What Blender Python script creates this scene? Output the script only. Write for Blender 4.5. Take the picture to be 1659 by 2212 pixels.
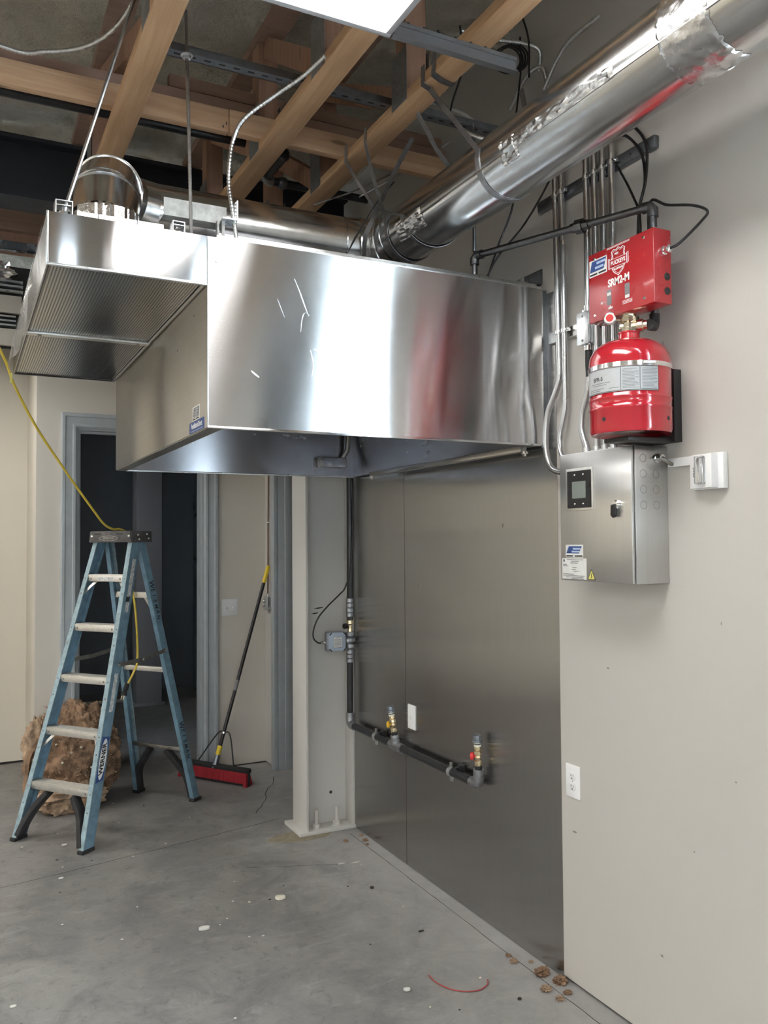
import bpy, bmesh, math, random
from mathutils import Vector, Matrix, noise
for o in list(bpy.data.objects): bpy.data.objects.remove(o, do_unlink=True)
S = bpy.context.scene
C = S.collection
R = math.radians
random.seed(7)

# ------------------------------------------------------------------ camera
CAM = Vector((0, 0, 1.66))
cd = bpy.data.cameras.new('camera'); cam = bpy.data.objects.new('camera', cd); C.objects.link(cam)
YAW, PIT, ROL = R(26.79), R(1.90), R(-0.41)
_f = Vector((math.sin(YAW)*math.cos(PIT), math.cos(YAW)*math.cos(PIT), math.sin(PIT)))
_r = Vector((math.cos(YAW), -math.sin(YAW), 0)); _u = _r.cross(_f)
_r2 = _r*math.cos(ROL) + _u*math.sin(ROL); _u2 = -_r*math.sin(ROL) + _u*math.cos(ROL)
cam.matrix_world = Matrix(((_r2.x, _u2.x, -_f.x, CAM.x), (_r2.y, _u2.y, -_f.y, CAM.y), (_r2.z, _u2.z, -_f.z, CAM.z), (0, 0, 0, 1)))
cd.sensor_fit = 'VERTICAL'; cd.sensor_height = 36.0; cd.lens = 1805.0/2212*36.0
cd.clip_start = .05; cd.clip_end = 100
S.camera = cam

# ------------------------------------------------------------------ world: pale overcast daylight seen through the shop window
w = bpy.data.worlds.new('sky'); S.world = w; w.use_nodes = True
bg = w.node_tree.nodes['Background']; bg.inputs[0].default_value = (.78, .90, 1.0, 1); bg.inputs[1].default_value = 19.0
S.view_settings.view_transform = 'Standard'; S.view_settings.look = 'None'
S.view_settings.exposure = 0.60; S.view_settings.gamma = 1.0; S.view_settings.use_curve_mapping = False
TROFFER_STRENGTH = 9.5

# ------------------------------------------------------------------ materials
MAT = {}
def nd(nt, t, **kw):
    n = nt.nodes.new(t)
    for k, v in kw.items(): setattr(n, k, v)
    return n
def base(name):
    m = bpy.data.materials.new(name); m.use_nodes = True; MAT[name] = m
    nt = m.node_tree; return m, nt, nt.nodes['Principled BSDF']
def coords(nt, scale=(1, 1, 1), kind='Object'):
    tc = nd(nt, 'ShaderNodeTexCoord'); mp = nd(nt, 'ShaderNodeMapping'); mp.inputs['Scale'].default_value = scale
    nt.links.new(tc.outputs[kind], mp.inputs['Vector']); return mp.outputs[0]
def ntex(nt, vec, scale, detail=4, rough=.55, dist=0):
    n = nd(nt, 'ShaderNodeTexNoise'); n.inputs['Scale'].default_value = scale; n.inputs['Detail'].default_value = detail
    n.inputs['Roughness'].default_value = rough; n.inputs['Distortion'].default_value = dist
    nt.links.new(vec, n.inputs['Vector']); return n.outputs['Fac']
def ramp(nt, fac, stops):
    r = nd(nt, 'ShaderNodeValToRGB'); e = r.color_ramp.elements
    while len(e) < len(stops): e.new(.5)
    for el, (p, c) in zip(e, stops):
        el.position = p; el.color = (c, c, c, 1) if isinstance(c, (int, float)) else (*c, 1)
    nt.links.new(fac, r.inputs[0]); return r.outputs[0]
def mix(nt, fac, a, b, mode='MIX'):
    n = nd(nt, 'ShaderNodeMix', data_type='RGBA', blend_type=mode)
    for s, v in ((n.inputs[0], fac), (n.inputs[6], a), (n.inputs[7], b)):
        if isinstance(v, (int, float)): s.default_value = v
        elif isinstance(v, tuple): s.default_value = (*v[:3], 1)
        else: nt.links.new(v, s)
    return n.outputs[2]
def bump(nt, p, h, strength=.2, dist=.002):
    b = nd(nt, 'ShaderNodeBump'); b.inputs['Strength'].default_value = strength; b.inputs['Distance'].default_value = dist
    nt.links.new(h, b.inputs['Height']); nt.links.new(b.outputs[0], p.inputs['Normal'])
def plain(name, col, rough=.5, metal=0, var=.12, scale=18, bmp=0, spec=.5, coat=0, aniso=None):
    m, nt, p = base(name)
    v = coords(nt); f = ntex(nt, v, scale, 5)
    lo = tuple(c*(1-var) for c in col); hi = tuple(min(1, c*(1+var)) for c in col)
    nt.links.new(ramp(nt, f, [(.3, lo), (.7, hi)]), p.inputs['Base Color'])
    p.inputs['Metallic'].default_value = metal; p.inputs['Specular IOR Level'].default_value = spec
    nt.links.new(ramp(nt, f, [(.3, max(0, rough*.85)), (.7, min(1, rough*1.15))]), p.inputs['Roughness'])
    p.inputs['Coat Weight'].default_value = coat; p.inputs['Coat Roughness'].default_value = .08
    if bmp: bump(nt, p, ntex(nt, v, scale*4, 3), bmp, .002)
    return m
def brushed(name, col=(.60, .60, .61), sharp=.01, spread=.25, smudge=.15, vertical=True):
    """brushed sheet: reflections stay sharp along one direction and smear along the other (vertical or level)"""
    m = bpy.data.materials.new(name); m.use_nodes = True; MAT[name] = m; nt = m.node_tree
    nt.nodes.remove(nt.nodes['Principled BSDF']); out = nt.nodes['Material Output']
    bs = nd(nt, 'ShaderNodeBsdfAnisotropic'); nt.links.new(bs.outputs[0], out.inputs[0])
    v = coords(nt)
    g1 = ntex(nt, coords(nt, (2, 2, 380) if vertical else (300, 300, 2)), 1.0, 3)
    sm = ntex(nt, v, 5, 8, .7, .6); big = ntex(nt, v, 1.7, 4, .6)
    c = mix(nt, ramp(nt, g1, [(.3, 0.), (.7, 1.)]), tuple(x*.93 for x in col), col)
    c = mix(nt, ramp(nt, sm, [(.56, 0.), (.70, smudge)]), c, tuple(min(1, x*1.25) for x in col))
    c = mix(nt, ramp(nt, big, [(.40, smudge), (.52, 0.)]), c, tuple(x*.75 for x in col))
    nt.links.new(c, bs.inputs['Color'])
    r = (sharp*spread)**.25; an = 1-math.sqrt(sharp/spread)
    rr = nd(nt, 'ShaderNodeMapRange'); rr.inputs[1].default_value = .5; rr.inputs[2].default_value = .75
    rr.inputs[3].default_value = r; rr.inputs[4].default_value = r*(1+smudge); nt.links.new(sm, rr.inputs[0]); nt.links.new(rr.outputs[0], bs.inputs['Roughness'])
    bs.inputs['Anisotropy'].default_value = an
    ge = nd(nt, 'ShaderNodeNewGeometry'); cr = nd(nt, 'ShaderNodeVectorMath', operation='CROSS_PRODUCT')
    cr.inputs[1].default_value = (0.013, 0.021, 1); nt.links.new(ge.outputs['Normal'], cr.inputs[0]); o = cr.outputs[0]
    if not vertical:
        c2 = nd(nt, 'ShaderNodeVectorMath', operation='CROSS_PRODUCT')
        nt.links.new(ge.outputs['Normal'], c2.inputs[0]); nt.links.new(o, c2.inputs[1]); o = c2.outputs[0]
    nm = nd(nt, 'ShaderNodeVectorMath', operation='NORMALIZE'); nt.links.new(o, nm.inputs[0])
    nt.links.new(nm.outputs[0], bs.inputs['Tangent'])
    return m
def metal(name, col, rough, var=.1, scale=30, bmp=0.0, streak=None, rv=.2):
    m, nt, p = base(name); v = coords(nt, streak or (1, 1, 1))
    f = ntex(nt, v, scale, 5, .6)
    lo = tuple(c*(1-var) for c in col); hi = tuple(min(1, c*(1+var)) for c in col)
    nt.links.new(ramp(nt, f, [(.3, lo), (.7, hi)]), p.inputs['Base Color'])
    p.inputs['Metallic'].default_value = 1
    nt.links.new(ramp(nt, f, [(.3, rough*(1-rv)), (.7, min(1, rough*(1+rv)))]), p.inputs['Roughness'])
    if bmp: bump(nt, p, f, bmp, .003)
    return m
def wood(name, a, b, axis):
    m, nt, p = base(name)
    sc = [26, 26, 26]; sc[axis] = 1.3
    f = ntex(nt, coords(nt, tuple(sc)), 1.0, 6, .6, 1.2)
    big = ntex(nt, coords(nt, (2, 2, 2)), 1.3, 3)
    kn = nd(nt, 'ShaderNodeTexVoronoi'); kn.inputs['Scale'].default_value = 1.0
    ks = [9, 9, 9]; ks[axis] = 2.2
    nt.links.new(coords(nt, tuple(ks)), kn.inputs['Vector'])
    c1 = mix(nt, ramp(nt, f, [(.35, 0.), (.65, 1.)]), a, b)
    c2 = mix(nt, ramp(nt, big, [(.35, 0.), (.7, .35)]), c1, tuple(x*.62 for x in a))
    c3 = mix(nt, ramp(nt, kn.outputs['Distance'], [(.05, .75), (.11, 0.)]), c2, tuple(x*.35 for x in a))
    nt.links.new(c3, p.inputs['Base Color']); p.inputs['Roughness'].default_value = .75
    bump(nt, p, f, .25, .002)
    return m
def emis(name, col, s):
    m, nt, p = base(name); p.inputs['Base Color'].default_value = (*col, 1)
    p.inputs['Emission Color'].default_value = (*col, 1); p.inputs['Emission Strength'].default_value = s
    p.inputs['Roughness'].default_value = .6
    return m

def wall_paint(name, col):
    m, nt, p = base(name); v = coords(nt)
    a = ntex(nt, v, .9, 5, .6); fine = ntex(nt, v, 160, 2); sc = ntex(nt, coords(nt, (1, 1, 3)), 7, 7, .75)
    c1 = mix(nt, ramp(nt, a, [(.3, 0.), (.7, 1.)]), tuple(x*.955 for x in col), col)
    c2 = mix(nt, ramp(nt, sc, [(.70, 0.), (.82, .22)]), c1, tuple(x*.7 for x in col))
    nt.links.new(c2, p.inputs['Base Color']); p.inputs['Roughness'].default_value = .62; p.inputs['Specular IOR Level'].default_value = .3
    bump(nt, p, fine, .12, .001); return m
wall_paint('wall_cream', (.56, .532, .495))
wall_paint('wall_cream_warmed', (.66, .61, .54))  # same cream paint, its colour warmed to stand for the warm far light
wall_paint('wall_warm', (.74, .675, .57))
wall_paint('column_paint', (.62, .60, .565))
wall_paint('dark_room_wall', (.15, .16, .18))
wall_paint('post_white_dimmed', (.34, .34, .37))  # whitish post; the dimness of its room is put into the colour
def concrete():
    m, nt, p = base('concrete'); v = coords(nt)
    big = ntex(nt, v, .55, 6, .6, .4); mid = ntex(nt, v, 3.3, 10, .74, .7); fine = ntex(nt, v, 60, 4, .7); tr = ntex(nt, coords(nt, (1.2, 5, 1)), 2.2, 7, .7, .8)
    c = mix(nt, ramp(nt, big, [(.38, 0.), (.60, 1.)]), (.195, .182, .170), (.30, .283, .265))
    c = mix(nt, ramp(nt, mid, [(.36, .85), (.53, 0.)]), c, (.14, .137, .136))
    c = mix(nt, ramp(nt, mid, [(.56, 0.), (.74, .55)]), c, (.39, .379, .365))
    c = mix(nt, ramp(nt, tr, [(.57, 0.), (.70, .35)]), c, (.44, .43, .412))
    c = mix(nt, ramp(nt, fine, [(.4, .22), (.6, 0.)]), c, (.20, .195, .19))
    spk = ntex(nt, v, 17, 8, .75, .6)
    c = mix(nt, ramp(nt, spk, [(.36, .55), (.46, 0.)]), c, (.12, .117, .115))
    c = mix(nt, ramp(nt, spk, [(.60, 0.), (.70, .35)]), c, (.46, .45, .43))
    # paler strip along the right-hand wall
    sx = nd(nt, 'ShaderNodeSeparateXYZ'); tc = nd(nt, 'ShaderNodeTexCoord'); nt.links.new(tc.outputs['Object'], sx.inputs[0])
    ad = nd(nt, 'ShaderNodeMath', operation='MULTIPLY_ADD'); nt.links.new(mid, ad.inputs[0]); ad.inputs[1].default_value = .9; nt.links.new(sx.outputs[0], ad.inputs[2])
    c = mix(nt, ramp(nt, mid_norm(nt, ad.outputs[0], 1.75, 2.6), [(.0, 0.), (1., .65)]), c, (.47, .465, .447))
    nt.links.new(c, p.inputs['Base Color'])
    nt.links.new(ramp(nt, mid, [(.3, .42), (.7, .68)]), p.inputs['Roughness']); p.inputs['Specular IOR Level'].default_value = .4
    bump(nt, p, fine, .18, .002); return m
def mid_norm(nt, s, a, b):
    r = nd(nt, 'ShaderNodeMapRange'); r.inputs[1].default_value = a; r.inputs[2].default_value = b; nt.links.new(s, r.inputs[0]); return r.outputs[0]
concrete()
def foam():
    m, nt, p = base('spray_foam'); v = coords(nt)
    a = ntex(nt, v, 1.6, 6, .65); b = ntex(nt, v, 14, 6, .7)
    c = mix(nt, ramp(nt, a, [(.3, 0.), (.7, 1.)]), (.60, .55, .44), (.80, .75, .63))
    c = mix(nt, ramp(nt, b, [(.5, 0.), (.8, .5)]), c, (.40, .37, .28))
    nt.links.new(c, p.inputs['Base Color']); p.inputs['Roughness'].default_value = .9
    bump(nt, p, b, 1.0, .05); return m
foam()
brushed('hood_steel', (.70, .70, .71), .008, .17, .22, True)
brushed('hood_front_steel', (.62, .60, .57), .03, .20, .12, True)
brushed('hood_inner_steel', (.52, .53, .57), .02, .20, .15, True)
brushed('wall_sheet_steel', (.48, .47, .46), .018, .16, .10, False)
brushed('cabinet_steel', (.64, .635, .625), .03, .22, .22, False)
def perf():
    m, nt, p = base('perforated_steel')
    v = coords(nt, (1, 1, 1))
    sx = nd(nt, 'ShaderNodeSeparateXYZ'); nt.links.new(v, sx.inputs[0])
    def saw(s, off):
        a = nd(nt, 'ShaderNodeMath', operation='MULTIPLY_ADD'); nt.links.new(s, a.inputs[0]); a.inputs[1].default_value = 105.; a.inputs[2].default_value = off
        fr = nd(nt, 'ShaderNodeMath', operation='FRACT'); nt.links.new(a.outputs[0], fr.inputs[0])
        su = nd(nt, 'ShaderNodeMath', operation='SUBTRACT'); nt.links.new(fr.outputs[0], su.inputs[0]); su.inputs[1].default_value = .5
        po = nd(nt, 'ShaderNodeMath', operation='POWER'); nt.links.new(su.outputs[0], po.inputs[0]); po.inputs[1].default_value = 2.
        return po.outputs[0]
    ad = nd(nt, 'ShaderNodeMath', operation='ADD'); nt.links.new(saw(sx.outputs[0], .0), ad.inputs[0]); nt.links.new(saw(sx.outputs[1], .0), ad.inputs[1])
    hole = ramp(nt, ad.outputs[0], [(.075, 1.), (.095, 0.)])
    nt.links.new(mix(nt, hole, (.50, .49, .47), (.02, .02, .02)), p.inputs['Base Color'])
    nt.links.new(ramp(nt, hole, [(0., 1.), (1., 0.)]), p.inputs['Metallic'])
    nt.links.new(ramp(nt, hole, [(0., .24), (1., .9)]), p.inputs['Roughness'])
    return m
perf()
metal('galvanised', (.62, .64, .66), .26, .16, 22, 0, (1, 1, 1))
metal('duct_metal', (.66, .665, .66), .20, .12, 9, .05, (1.6, .35, 1.6))
metal('conduit_metal', (.57, .58, .59), .28, .03, 5, rv=.04)
metal('foil', (.84, .84, .85), .14, .05, 55, .9)
metal('zinc', (.72, .74, .75), .33, .1, 50)
metal('chrome', (.80, .80, .80), .13, .04, 40, rv=.05)
metal('brass', (.66, .55, .36), .28, .15, 60)
metal('nickel_brass', (.74, .68, .54), .18, .12, 60)
metal('iron_pipe', (.16, .165, .175), .38, .2, 60)
metal('grey_fitting', (.36, .37, .39), .42, .2, 90)
metal('dark_strut', (.24, .26, .29), .45, .2, 30)
metal('strap_metal', (.34, .34, .35), .45, .2, 30)
metal('truss_plate_metal', (.40, .41, .42), .5, .25, 60, .2)
metal('tape_dull', (.64, .645, .65), .24, .06, 40, .5)
metal('aluminium', (.74, .73, .70), .40, .1, 40)
metal('rod_steel', (.46, .46, .46), .35, .1, 50)
metal('old_steel', (.33, .32, .30), .45, .25, 30)
wood('pine_y', (.52, .31, .165), (.67, .44, .255), 1)
wood('pine_x', (.50, .30, .17), (.64, .42, .255), 0)
wood('pine_z', (.36, .20, .13), (.46, .28, .19), 2)
wood('pine_dull', (.30, .19, .14), (.38, .25, .19), 0)
plain('red_paint', (.40, .018, .023), .28, 0, .05, 6, 0, .5, .5)
plain('tank_red', (.46, .014, .026), .16, 0, .04, 6, 0, .5, .9)
plain('white_paint', (.80, .80, .79), .4, 0, .03, 30)
plain('white_plastic', (.86, .86, .86), .35, 0, .02, 30)
plain('print_white', (.86, .86, .85), .6, 0, .02, 60)
plain('print_black', (.02, .02, .02), .6, 0, .1, 60)
plain('print_grey', (.22, .22, .23), .6, 0, .1, 60)
plain('print_blue', (.035, .075, .24), .5, 0, .1, 60)
plain('print_pale_blue', (.45, .55, .75), .5, 0, .1, 60)
plain('label_grey', (.46, .47, .48), .42, 0, .05, 60)
plain('label_white', (.74, .74, .72), .5, 0, .04, 60)
plain('label_yellow', (.68, .62, .16), .5, 0, .05, 60)
plain('black_paint', (.018, .018, .020), .42, 0, .2, 30)
plain('black_rubber', (.022, .022, .024), .62, 0, .3, 30, .1)
plain('black_pipe_coat', (.020, .021, .024), .36, 0, .3, 25)
plain('screen_glass', (.20, .23, .21), .2, 0, .05, 10)
plain('frame_grey', (.39, .42, .435), .45, 0, .06, 12)
plain('door_slate', (.15, .19, .24), .35, 0, .06, 12)
plain('ladder_blue', (.150, .255, .330), .50, 0, .25, 22, .1)
plain('ladder_flange', (.27, .365, .40), .55, 0, .25, 34, .1)
plain('worn_sticker', (.55, .56, .55), .7, 0, .45, 55)
plain('ladder_cap', (.075, .070, .070), .5, 0, .4, 30, .1)
plain('yellow_plastic', (.78, .56, .03), .4, 0, .06, 20)
plain('cord_yellow', (.70, .52, .06), .45, 0, .08, 20)
plain('broom_red', (.30, .012, .020), .8, 0, .35, 120, .4)
plain('broom_bristle', (.028, .028, .030), .9, 0, .5, 160, .6)
plain('insulation', (.25, .155, .095), .95, 0, .6, 16, 1.0)
plain('insulation_pale', (.36, .25, .165), .95, 0, .5, 20, 1.0)
plain('dull_steel', (.27, .27, .26), .6, 0, .35, 30, .2)
plain('bead_white', (.68, .64, .52), .7, 0, .05, 40)
plain('smear_pale', (.52, .53, .55), .42, .9, .2, 60)
plain('scuff_grey', (.26, .25, .235), .8, 0, .2, 60)
plain('chip_white', (.60, .585, .54), .8, 0, .08, 40)
plain('chip_dark', (.035, .033, .03), .8, 0, .3, 40)
plain('red_wire', (.34, .06, .055), .5, 0, .1, 40)
plain('groove_dark', (.05, .047, .044), .9, 0, .2, 30)
plain('dust_tan', (.285, .245, .175), .95, 0, .25, 30)
plain('enclosure_blue_grey', (.40, .47, .56), .5, 0, .06, 20)
plain('red_knob', (.62, .03, .03), .4, 0, .05, 30)
plain('yellow_knob', (.75, .45, .02), .4, 0, .05, 30)
plain('thread_white', (.78, .77, .66), .7, 0, .05, 60)
plain('void_dark', (.020, .024, .034), .55, 0, .2, 8)
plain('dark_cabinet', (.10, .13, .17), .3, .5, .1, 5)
plain('cable_black', (.013, .013, .014), .45, 0, .1, 40)
plain('cable_brown', (.16, .10, .07), .5, 0, .1, 40)
plain('troffer_frame', (.40, .40, .41), .4, 0, .03, 30)
plain('tee_metal', (.16, .16, .165), .4, .4, .05, 30)
plain('gauge_face', (.80, .78, .76), .4, 0, .03, 60)
plain('beige_sheet', (.55, .50, .43), .5, 0, .06, 8)
emis('diffuser', (1.0, .985, .955), TROFFER_STRENGTH)
def film():
    m, nt, p = base('clear_film'); p.inputs['Base Color'].default_value = (.8, .8, .8, 1); p.inputs['Roughness'].default_value = .12
    f = ntex(nt, coords(nt, (8, 3, 3)), 3, 4, .6)
    nt.links.new(ramp(nt, f, [(.35, .12), (.75, .5)]), p.inputs['Alpha']); bump(nt, p, f, .8, .02); return m
film()
def glass():
    m, nt, p = base('window_glass'); p.inputs['Transmission Weight'].default_value = 1; p.inputs['Roughness'].default_value = .0; p.inputs['IOR'].default_value = 1.05
    f = ntex(nt, coords(nt), 2, 2); nt.links.new(ramp(nt, f, [(0, (.93, .96, .97)), (1, (.96, .98, .98))]), p.inputs['Base Color']); return m
glass()
def clear_lens():
    m, nt, p = base('strobe_lens'); p.inputs['Transmission Weight'].default_value = .85; p.inputs['Roughness'].default_value = .06
    f = ntex(nt, coords(nt), 60, 2); nt.links.new(ramp(nt, f, [(0, (.85, .87, .9)), (1, (.95, .96, .98))]), p.inputs['Base Color']); return m
clear_lens()

# ------------------------------------------------------------------ geometry helpers
class G:
    def __init__(s): s.v = []; s.f = []
    def add(s, vs, fs):
        o = len(s.v); s.v += [Vector(v) for v in vs]; s.f += [tuple(i+o for i in f) for f in fs]; return s
    def box(s, x0, x1, y0, y1, z0, z1):
        x0, x1 = min(x0, x1), max(x0, x1); y0, y1 = min(y0, y1), max(y0, y1); z0, z1 = min(z0, z1), max(z0, z1)
        return s.add([(x0,y0,z0),(x1,y0,z0),(x1,y1,z0),(x0,y1,z0),(x0,y0,z1),(x1,y0,z1),(x1,y1,z1),(x0,y1,z1)],
                     [(0,3,2,1),(4,5,6,7),(0,1,5,4),(1,2,6,5),(2,3,7,6),(3,0,4,7)])
    def bar(s, p0, p1, w, h, up=(0,0,1)):
        """box-section bar from p0 to p1, w across, h along up"""
        p0 = Vector(p0); p1 = Vector(p1); d = (p1-p0).normalized(); up = Vector(up)
        a = d.cross(up)
        if a.length < 1e-4: a = d.cross(Vector((0, 1, 0)))
        a.normalize(); b = a.cross(d).normalized()
        vs = []
        for p in (p0, p1):
            for i, j in ((-1,-1),(1,-1),(1,1),(-1,1)): vs.append(p + a*(i*w/2) + b*(j*h/2))
        return s.add(vs, [(0,1,2,3),(7,6,5,4),(0,4,5,1),(1,5,6,2),(2,6,7,3),(3,7,4,0)])
    def tube(s, pts, r, seg=10, caps=True, closed=False):
        pts = [Vector(p) for p in pts]; n = len(pts)
        rad = r if isinstance(r, (list, tuple)) else [r]*n
        def tan(i):
            if closed: return (pts[(i+1) % n]-pts[i-1]).normalized()
            a = pts[max(i-1, 0)]; b = pts[min(i+1, n-1)]; return (b-a).normalized()
        t = tan(0); nrm = t.orthogonal().normalized(); o = len(s.v)
        for i in range(n):
            t2 = tan(i); q = t.rotation_difference(t2); nrm = (q @ nrm).normalized(); t = t2
            bi = t.cross(nrm)
            for k in range(seg):
                an = 2*math.pi*k/seg; s.v.append(pts[i] + (nrm*math.cos(an) + bi*math.sin(an))*rad[i])
        m = n if closed else n-1
        for i in range(m):
            for k in range(seg):
                a = o+i*seg+k; b = o+i*seg+(k+1) % seg; c = o+((i+1) % n)*seg+(k+1) % seg; d = o+((i+1) % n)*seg+k
                s.f.append((a, b, c, d))
        if caps and not closed:
            s.f.append(tuple(o+k for k in range(seg))[::-1]); s.f.append(tuple(o+(n-1)*seg+k for k in range(seg)))
        return s
    def cyl(s, p0, p1, r, seg=16, r1=None): return s.tube([p0, p1], [r, r if r1 is None else r1], seg)
    def lathe(s, prof, base=(0,0,0), axis=(0,0,1), seg=32, ref=None):
        base = Vector(base); ax = Vector(axis).normalized(); a = ax.orthogonal().normalized() if ref is None else Vector(ref).normalized(); b = ax.cross(a)
        o = len(s.v); n = len(prof)
        for r, h in prof:
            for k in range(seg):
                an = 2*math.pi*k/seg; s.v.append(base + ax*h + (a*math.cos(an)+b*math.sin(an))*max(r, 1e-5))
        for i in range(n-1):
            for k in range(seg):
                s.f.append((o+i*seg+k, o+i*seg+(k+1) % seg, o+(i+1)*seg+(k+1) % seg, o+(i+1)*seg+k))
        s.f.append(tuple(o+k for k in range(seg))[::-1]); s.f.append(tuple(o+(n-1)*seg+k for k in range(seg)))
        return s
    def prism(s, poly, org, ux, uy, th):
        """flat polygon (2-D points on axes ux, uy from org) extruded by th along ux x uy"""
        org = Vector(org); ux = Vector(ux).normalized(); uy = Vector(uy).normalized(); nz = ux.cross(uy)
        n = len(poly); vs = [org+ux*a+uy*b for a, b in poly] + [org+ux*a+uy*b+nz*th for a, b in poly]
        fs = [tuple(range(n))[::-1], tuple(range(n, 2*n))] + [(i, (i+1) % n, n+(i+1) % n, n+i) for i in range(n)]
        return s.add(vs, fs)
    def ribbon(s, pts, wv, th):
        """flat strap through pts, width vector(s) wv, thickness th"""
        pts = [Vector(p) for p in pts]; n = len(pts); o = len(s.v)
        for i in range(n):
            t = (pts[min(i+1, n-1)]-pts[max(i-1, 0)]).normalized(); wd = Vector(wv[i] if isinstance(wv, list) else wv)
            nn = t.cross(wd).normalized()*th/2
            for q in (pts[i]-wd/2-nn, pts[i]+wd/2-nn, pts[i]+wd/2+nn, pts[i]-wd/2+nn): s.v.append(q)
        for i in range(n-1):
            for k in range(4): s.f.append((o+i*4+k, o+i*4+(k+1) % 4, o+(i+1)*4+(k+1) % 4, o+(i+1)*4+k))
        s.f.append((o+3, o+2, o+1, o)); e = o+(n-1)*4; s.f.append((e, e+1, e+2, e+3)); return s
    def grid(s, fn, nu, nv, close_u=False):
        o = len(s.v)
        for i in range(nu):
            for j in range(nv): s.v.append(Vector(fn(i/(nu-1 if not close_u else nu), j/(nv-1))))
        for i in range(nu if close_u else nu-1):
            for j in range(nv-1):
                i2 = (i+1) % nu; s.f.append((o+i*nv+j, o+i2*nv+j, o+i2*nv+j+1, o+i*nv+j+1))
        return s
def spline(pts, n=8):
    """Catmull-Rom through pts"""
    P = [Vector(p) for p in pts]; P = [P[0]*2-P[1]] + P + [P[-1]*2-P[-2]]; out = []
    for i in range(1, len(P)-2):
        a, b, c, d = P[i-1:i+3]
        for k in range(n):
            t = k/n; out.append(.5*((2*b)+(c-a)*t+(2*a-5*b+4*c-d)*t*t+(-a+3*b-3*c+d)*t**3))
    return out+[P[-2]]
def arc(c, u, v, r, a0, a1, n=10):
    c = Vector(c); u = Vector(u); v = Vector(v)
    return [c+(u*math.cos(a0+(a1-a0)*k/n)+v*math.sin(a0+(a1-a0)*k/n))*r for k in range(n+1)]
def rrect(w, h, r, n=5):
    out = []
    for cx, cy, a in ((w/2-r, h/2-r, 0), (-w/2+r, h/2-r, 90), (-w/2+r, -h/2+r, 180), (w/2-r, -h/2+r, 270)):
        for k in range(n+1): an = R(a+90*k/n); out.append((cx+r*math.cos(an), cy+r*math.sin(an)))
    return out
def circ(r, n=20, cx=0, cy=0): return [(cx+r*math.cos(2*math.pi*k/n), cy+r*math.sin(2*math.pi*k/n)) for k in range(n)]
ROOTLOC = {}
def obj(name, g, mat, parent=None, bev=0, ang=35, local=False, bseg=2):
    me = bpy.data.meshes.new(name)
    off = Vector((0, 0, 0))
    p = parent
    if p is not None and not local:
        while p is not None: off += p.location; p = p.parent
    me.from_pydata([v-off for v in g.v], [], g.f)
    bm = bmesh.new(); bm.from_mesh(me)
    bmesh.ops.recalc_face_normals(bm, faces=bm.faces)
    if bev:
        ed = [e for e in bm.edges if len(e.link_faces) == 2 and e.calc_face_angle(0) > R(50)]
        bmesh.ops.bevel(bm, geom=ed, offset=bev, segments=bseg, affect='EDGES', profile=.5, clamp_overlap=True)
    bm.to_mesh(me); bm.free()
    me.shade_smooth(); me.set_sharp_from_angle(angle=R(ang))
    me.materials.append(MAT[mat]); o = bpy.data.objects.new(name, me); C.objects.link(o)
    if parent is not None: o.parent = parent
    return o
def place(o, loc):
    """move the origin of a one-mesh thing to its base"""
    loc = Vector(loc); d = loc-o.location
    o.data.transform(Matrix.Translation(-d)); o.location = loc; return o
def thing(name, label, cat, loc=(0, 0, 0), rotz=0, group=None):
    o = bpy.data.objects.new(name, None); o.empty_display_size = .05; C.objects.link(o); o.location = loc; o.rotation_euler = (0, 0, rotz)
    o['label'] = label; o['category'] = cat
    if group: o['group'] = group
    return o
def tag(o, label, cat, group=None):
    o['label'] = label; o['category'] = cat
    if group: o['group'] = group
    return o
def struct(name, g, mat, parent=None, label=None, **k):
    o = obj(name, g, mat, parent, **k)
    if parent is None: o['kind'] = 'structure'
    if label: o['label'] = label
    return o
def sroot(name, loc, label=None):
    o = bpy.data.objects.new(name, None); o.empty_display_size = .05; C.objects.link(o); o.location = loc; o['kind'] = 'structure'
    if label: o['label'] = label
    return o
def text(name, body, size, org, ux, uy, mat, parent, bold=0.0, local=False, align='CENTER', xs=1.0, th=.0006, shear=0):
    """flat lettering: body centred at org, reading along ux with uy up"""
    cu = bpy.data.curves.new(name, 'FONT'); cu.body = body; cu.size = size; cu.align_x = align; cu.align_y = 'CENTER'; cu.offset = bold; cu.extrude = th/2; cu.shear = shear
    to = bpy.data.objects.new(name, cu); C.objects.link(to); bpy.context.view_layer.update()
    me = bpy.data.meshes.new_from_object(to.evaluated_get(bpy.context.evaluated_depsgraph_get()))
    bpy.data.objects.remove(to, do_unlink=True)
    ux = Vector(ux).normalized(); uy = Vector(uy).normalized(); nz = ux.cross(uy); off = Vector((0, 0, 0)); p = parent
    if not local:
        while p is not None: off += p.location; p = p.parent
    for v in me.vertices: v.co = Vector(org)+ux*(v.co.x*xs)+uy*v.co.y+nz*v.co.z-off
    me.materials.clear(); me.materials.append(MAT[mat])
    o = bpy.data.objects.new(name, me); C.objects.link(o); o.parent = parent; return o
WX = 2.045            # inner face of the right-hand wall
NY = Vector((0, -1, 0)); PX = Vector((1, 0, 0)); PZ = Vector((0, 0, 1))

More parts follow.
